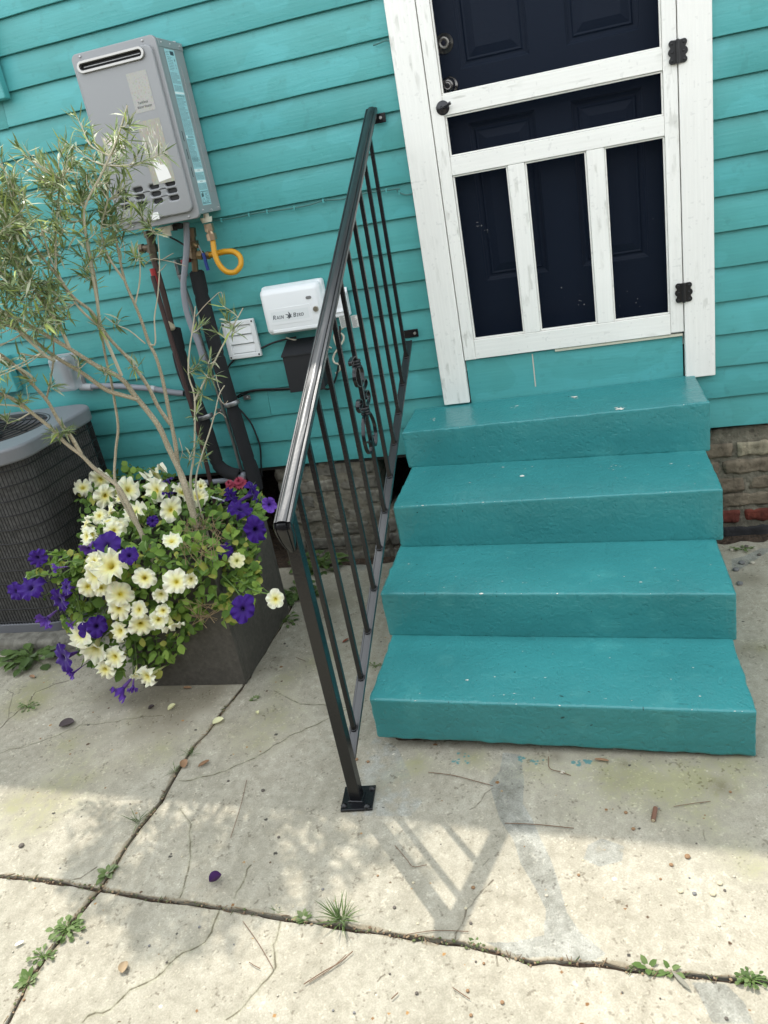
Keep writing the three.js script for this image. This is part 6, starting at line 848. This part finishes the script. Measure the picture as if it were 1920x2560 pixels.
weed('rosette_weed', 'largest rosette weed at the patio edge joint', 62, 2118, 'rosette', 22, 0.046, [1, 3, 0]);
weed('leafy_weed', 'low leafy weed filling the joint above the largest rosette', 150, 2012, 'leafy', 46, 0.032, [0, 1]);
weed('leafy_weed', 'leafy weed tuft just above the largest rosette', 95, 2070, 'leafy', 20, 0.026, [1, 0]);
weed('rosette_weed', 'tiny weed in the joint by the railing shadow tip', 1028, 2038, 'rosette', 10, 0.022, [2, 1]);
weed('broadleaf_weed', 'broad leaved weed sprouting from the joint near the grey mortar patch', 1400, 2090, 'rosette', 7, 0.042, [0, 1]); weed('broadleaf_weed', 'second broad leaved weed with rounder leaves beside the first', 1448, 2098, 'rosette', 7, 0.040, [0, 1]);
weed('leafy_weed', 'mossy yellow weed beside the second mortar patch', 1622, 2122, 'leafy', 34, 0.02, [1, 2]);
weed('leafy_weed', 'ferny weed at the foot of the brick beside the planter', 690, 1225, 'leafy', 60, 0.09, [0, 2]); weed('leafy_weed', 'creeping weed along the planter side', 640, 1290, 'leafy', 44, 0.08, [0, 2]); weed('leafy_weed', 'small creeping weed by the planter corner facing the post', 615, 1345, 'leafy', 20, 0.05, [0, 1]); weed('leafy_weed', 'tall leafy weed growing in front of the equipment pad', 72, 1428, 'leafy', 70, 0.10, [2, 0]);
weed('leafy_weed', 'tiny weed at the brick foot beside the steps', 1605, 1190, 'leafy', 16, 0.03, [1, 3]); weed('leafy_weed', 'small weed in the slab crack near the equipment pad', 62, 1530, 'leafy', 14, 0.03, [1, 0]); weed('leafy_weed', 'tiny weed beside the railing in a hairline crack', 812, 1512 - 70, 'leafy', 8, 0.018, [1, 0]);

// ---------------------------------------------------------------- litter
{
  const q = rng(1234), mDry = std([0.26, 0.15, 0.08], 0.8), mPale = phy([0.72, 0.70, 0.42], 0.7, { transmission: 0.2, thickness: 0 }), mPur = std([0.06, 0.015, 0.10], 0.7), mDk = std([0.06, 0.045, 0.045], 0.8), mTwg = std([0.17, 0.10, 0.06], 0.85);
  const curl = (w, l, c) => { const g = new THREE.PlaneGeometry(w, l, 6, 10), p = g.attributes.position; for (let i = 0; i < p.count; i++) { const t = p.getY(i) / l + 0.5, s = Math.sqrt(Math.max(0.02, Math.sin(Math.PI * t))), u = p.getX(i) / w * 2; p.setXYZ(i, p.getX(i) * s, p.getY(i), c * w * (u * u * s + 1.2 * (t - 0.5) ** 2) + 0.001); } g.rotateX(-Math.PI / 2); g.computeVertexNormals(); return g; };
  const flat = (name, label, cat, px, py, w, l, c, rot, m) => { const p = G(px, py, 0.0035), g = curl(w, l, c); g.rotateY(rot); g.translate(p.x, p.y, p.z); return solo(name, g, m, label, cat); };
  flat('dry_leaf', 'oval tan dry leaf touching the small grass tuft', 'leaf', 398, 1651, 0.026, 0.042, 0.25, 0.5, mDry); flat('dry_leaf', 'narrow brown dry leaf just beside the oval one', 'leaf', 441, 1651, 0.014, 0.04, 0.5, -0.7, mDry); flat('dry_leaf', 'crumpled dark leaf lying on the mossy slab', 'leaf', 145, 1566, 0.045, 0.055, 0.3, -1.1, mDk); flat('dry_leaf', 'brown flat leaf under the planter front edge', 'leaf', 405, 1487, 0.014, 0.036, 0.4, 1.5, mDry); flat('dry_leaf', 'brown leaf by the weed in front of the equipment pad', 'leaf', 70, 1463, 0.016, 0.036, 0.4, 1.2, mDry); flat('dry_leaf', 'small tan leaf scrap beside the largest crack', 'leaf', 268, 2091, 0.024, 0.03, 0.3, 0.3, std([0.30, 0.22, 0.13], 0.8));
  flat('dry_leaf', 'brown leaf caught under the lowest step edge', 'leaf', 1300, 1643, 0.010, 0.04, 0.4, 1.4, mDry); flat('dry_leaf', 'reddish leaf between planter and railing post', 'leaf', 747, 1310 + 75, 0.010, 0.034, 0.5, -0.6, std([0.22, 0.06, 0.03], 0.8)); flat('dry_leaf', 'grey willow shaped leaf below the broad leaved weeds', 'leaf', 1472, 2120, 0.010, 0.045, 0.2, 0.7, std([0.20, 0.19, 0.15], 0.8));
  flat('fallen_petal', 'large pale yellow petal lying across the joint', 'petal', 472, 1560, 0.030, 0.040, 0.35, -0.8, mPale); flat('fallen_petal', 'folded pale petal close to the planter front', 'petal', 372, 1530, 0.018, 0.036, 0.7, -0.4, mPale); flat('fallen_petal', 'tiny yellow petal under the round rosette weed', 'petal', 557, 1541, 0.012, 0.020, 0.6, 0.5, mPale); flat('fallen_petal', 'shrivelled purple petal in the dappled shade', 'petal', 467, 1902, 0.024, 0.034, 0.9, -0.8, mPur); flat('fallen_petal', 'shrivelled dark petal just below the planter flowers', 'petal', 328, 1530, 0.014, 0.024, 0.8, -0.6, mDk); flat('fallen_petal', 'white paint flake near the largest rosette weed', 'flake', 42, 2038, 0.010, 0.022, 0.1, -0.9, std([0.8, 0.8, 0.78], 0.7));
  const needle = (label, pts, r = 0.0012) => solo('pine_needle', vtube(pts.map((p) => G(p[0], p[1], 0.003 + r)), () => r * 0.7, 16, 5), mTwg, label, 'twig');
  needle('long dry twig on the near slab below the grass tuft', [[656, 2126], [700, 2098], [735, 2078], [762, 2055]], 0.0017); needle('short dry twig crossing the long one', [[668, 2122], [715, 2092], [748, 2062]]); needle('bent twig lying in front of the lowest step', [[1185, 1634], [1188, 1660], [1210, 1667], [1233, 1675]], 0.0016); needle('long straw crossing the slab between post and mortar patch', [[925, 1668], [980, 1675], [1030, 1688], [1065, 1697]], 0.0015); needle('straight straw at the shadow edge over the mortar patch', [[1090, 1778], [1160, 1781], [1240, 1789]], 0.0016); needle('thin straw inside the railing shadow', [[853, 1826], [880, 1858], [892, 1872], [922, 1868]]); needle('thin straw beside the brown stick', [[1455, 1742], [1500, 1735], [1535, 1731]]); needle('fine straw over the joint near the railing shadow tip', [[880, 2018], [940, 2010], [1012, 2012]]); needle('fine straw running across the dappled slab', [[498, 1810], [520, 1740], [533, 1685]]); needle('curved grass stalk on the third step', [[0, 0], [1, 1]].map((_, i) => [640 + i * 20, 1420 + i * 8])); needle('pair of thin straws by the large crack', [[525, 1990], [560, 2040], [590, 2092]]); needle('short twig on the near slab', [[538, 2078], [550, 2086], [562, 2092]], 0.0014); needle('short dark twig beyond the near joint', [[978, 2133], [1000, 2148], [1015, 2158]], 0.0015); needle('tiny dark sliver on the near slab', [[845, 2158], [860, 2144]], 0.0018);
  { const a = G(1416, 1745, 0.0065), b = G(1411, 1772, 0.0065); const st = thing('wood_stub', 'short brown stick stub lying on the shaded slab', 'stick', a.clone()); part(st, 'stub', cyl(a, b, 0.0058, 0.0058, 12), std([0.16, 0.075, 0.045], 0.6)); part(st, 'cut_end', cyl(b, b.clone().add(b.clone().sub(a).multiplyScalar(0.03)), 0.0042, 0.0042, 12), std([0.5, 0.42, 0.28], 0.8)); }
  const pm = [[0.10, 0.085, 0.07], [0.42, 0.38, 0.30], [0.24, 0.14, 0.07], [0.5, 0.44, 0.3], [0.17, 0.165, 0.16]].map((c) => std(c, 0.8)), pg = [0, 1].map((s) => { const g = new THREE.IcosahedronGeometry(1, 1), p = g.attributes.position; for (let i = 0; i < p.count; i++) { const f = 0.8 + 0.4 * n3(p.getX(i) * 1.4 + s * 9 + 20, p.getY(i) * 1.4 + 20, p.getZ(i) * 1.4 + 20); p.setXYZ(i, p.getX(i) * f, p.getY(i) * 0.6 * f, p.getZ(i) * f); } g.computeVertexNormals(); return g; });
  const peb = (x, y, s, m, y0 = 0) => { const p = G(x, y, y0 + s * 0.4), o = new THREE.Mesh(pg[(q() * 2) | 0], pm[m]); o.name = numbered('pebble'); o.position.copy(p); o.rotation.y = q() * 6; o.scale.setScalar(s); o.castShadow = o.receiveShadow = true; scene.add(o); tag(o, `small ${['dark brown', 'pale grey', 'rusty brown', 'cream coloured', 'slate grey'][m]} pebble lying loose on the concrete slabs`, 'pebble', `${['dark brown', 'pale grey', 'rusty brown', 'cream', 'slate grey'][m]} pebbles on the patio`); };
  for (const [x, y, s, m] of [[46, 1826, 0.0085, 0], [568, 1707, 0.006, 0], [602, 1808, 0.0045, 0], [1022, 1917, 0.005, 2], [493, 1687, 0.0045, 0], [1485, 1850, 0.007, 2], [1450, 1868, 0.005, 2], [1368, 1790, 0.005, 2], [1352, 1755, 0.005, 2], [770, 1640, 0.006, 2], [795, 1645, 0.005, 2], [1215, 1668, 0.007, 1], [1555, 1908, 0.006, 3], [1470, 1925, 0.006, 3], [1250, 1890, 0.004, 2], [1540, 1930, 0.007, 3], [1500, 1930, 0.005, 4], [852, 1960, 0.0045, 0], [900, 2145, 0.004, 0], [1010, 2140, 0.004, 2], [1085, 2165, 0.0045, 2], [1590, 1230, 0.012, 4], [1625, 1215, 0.010, 1], [1602, 1215, 0.012, 4], [1640, 1198, 0.008, 0], [1612, 1180, 0.009, 0], [1580, 1188, 0.008, 1], [1598, 1260, 0.012, 4], [700, 1470, 0.008, 4], [615, 1390, 0.005, 0]]) peb(x, y, s, m);
  for (let i = 0; i < 60; i++) peb(lerp(20, 1640, q()), lerp(1700, 2200, q()), 0.0018 + 0.0022 * q(), (q() * 5) | 0);
}
console.log('done');
renderer.render(scene, camera);
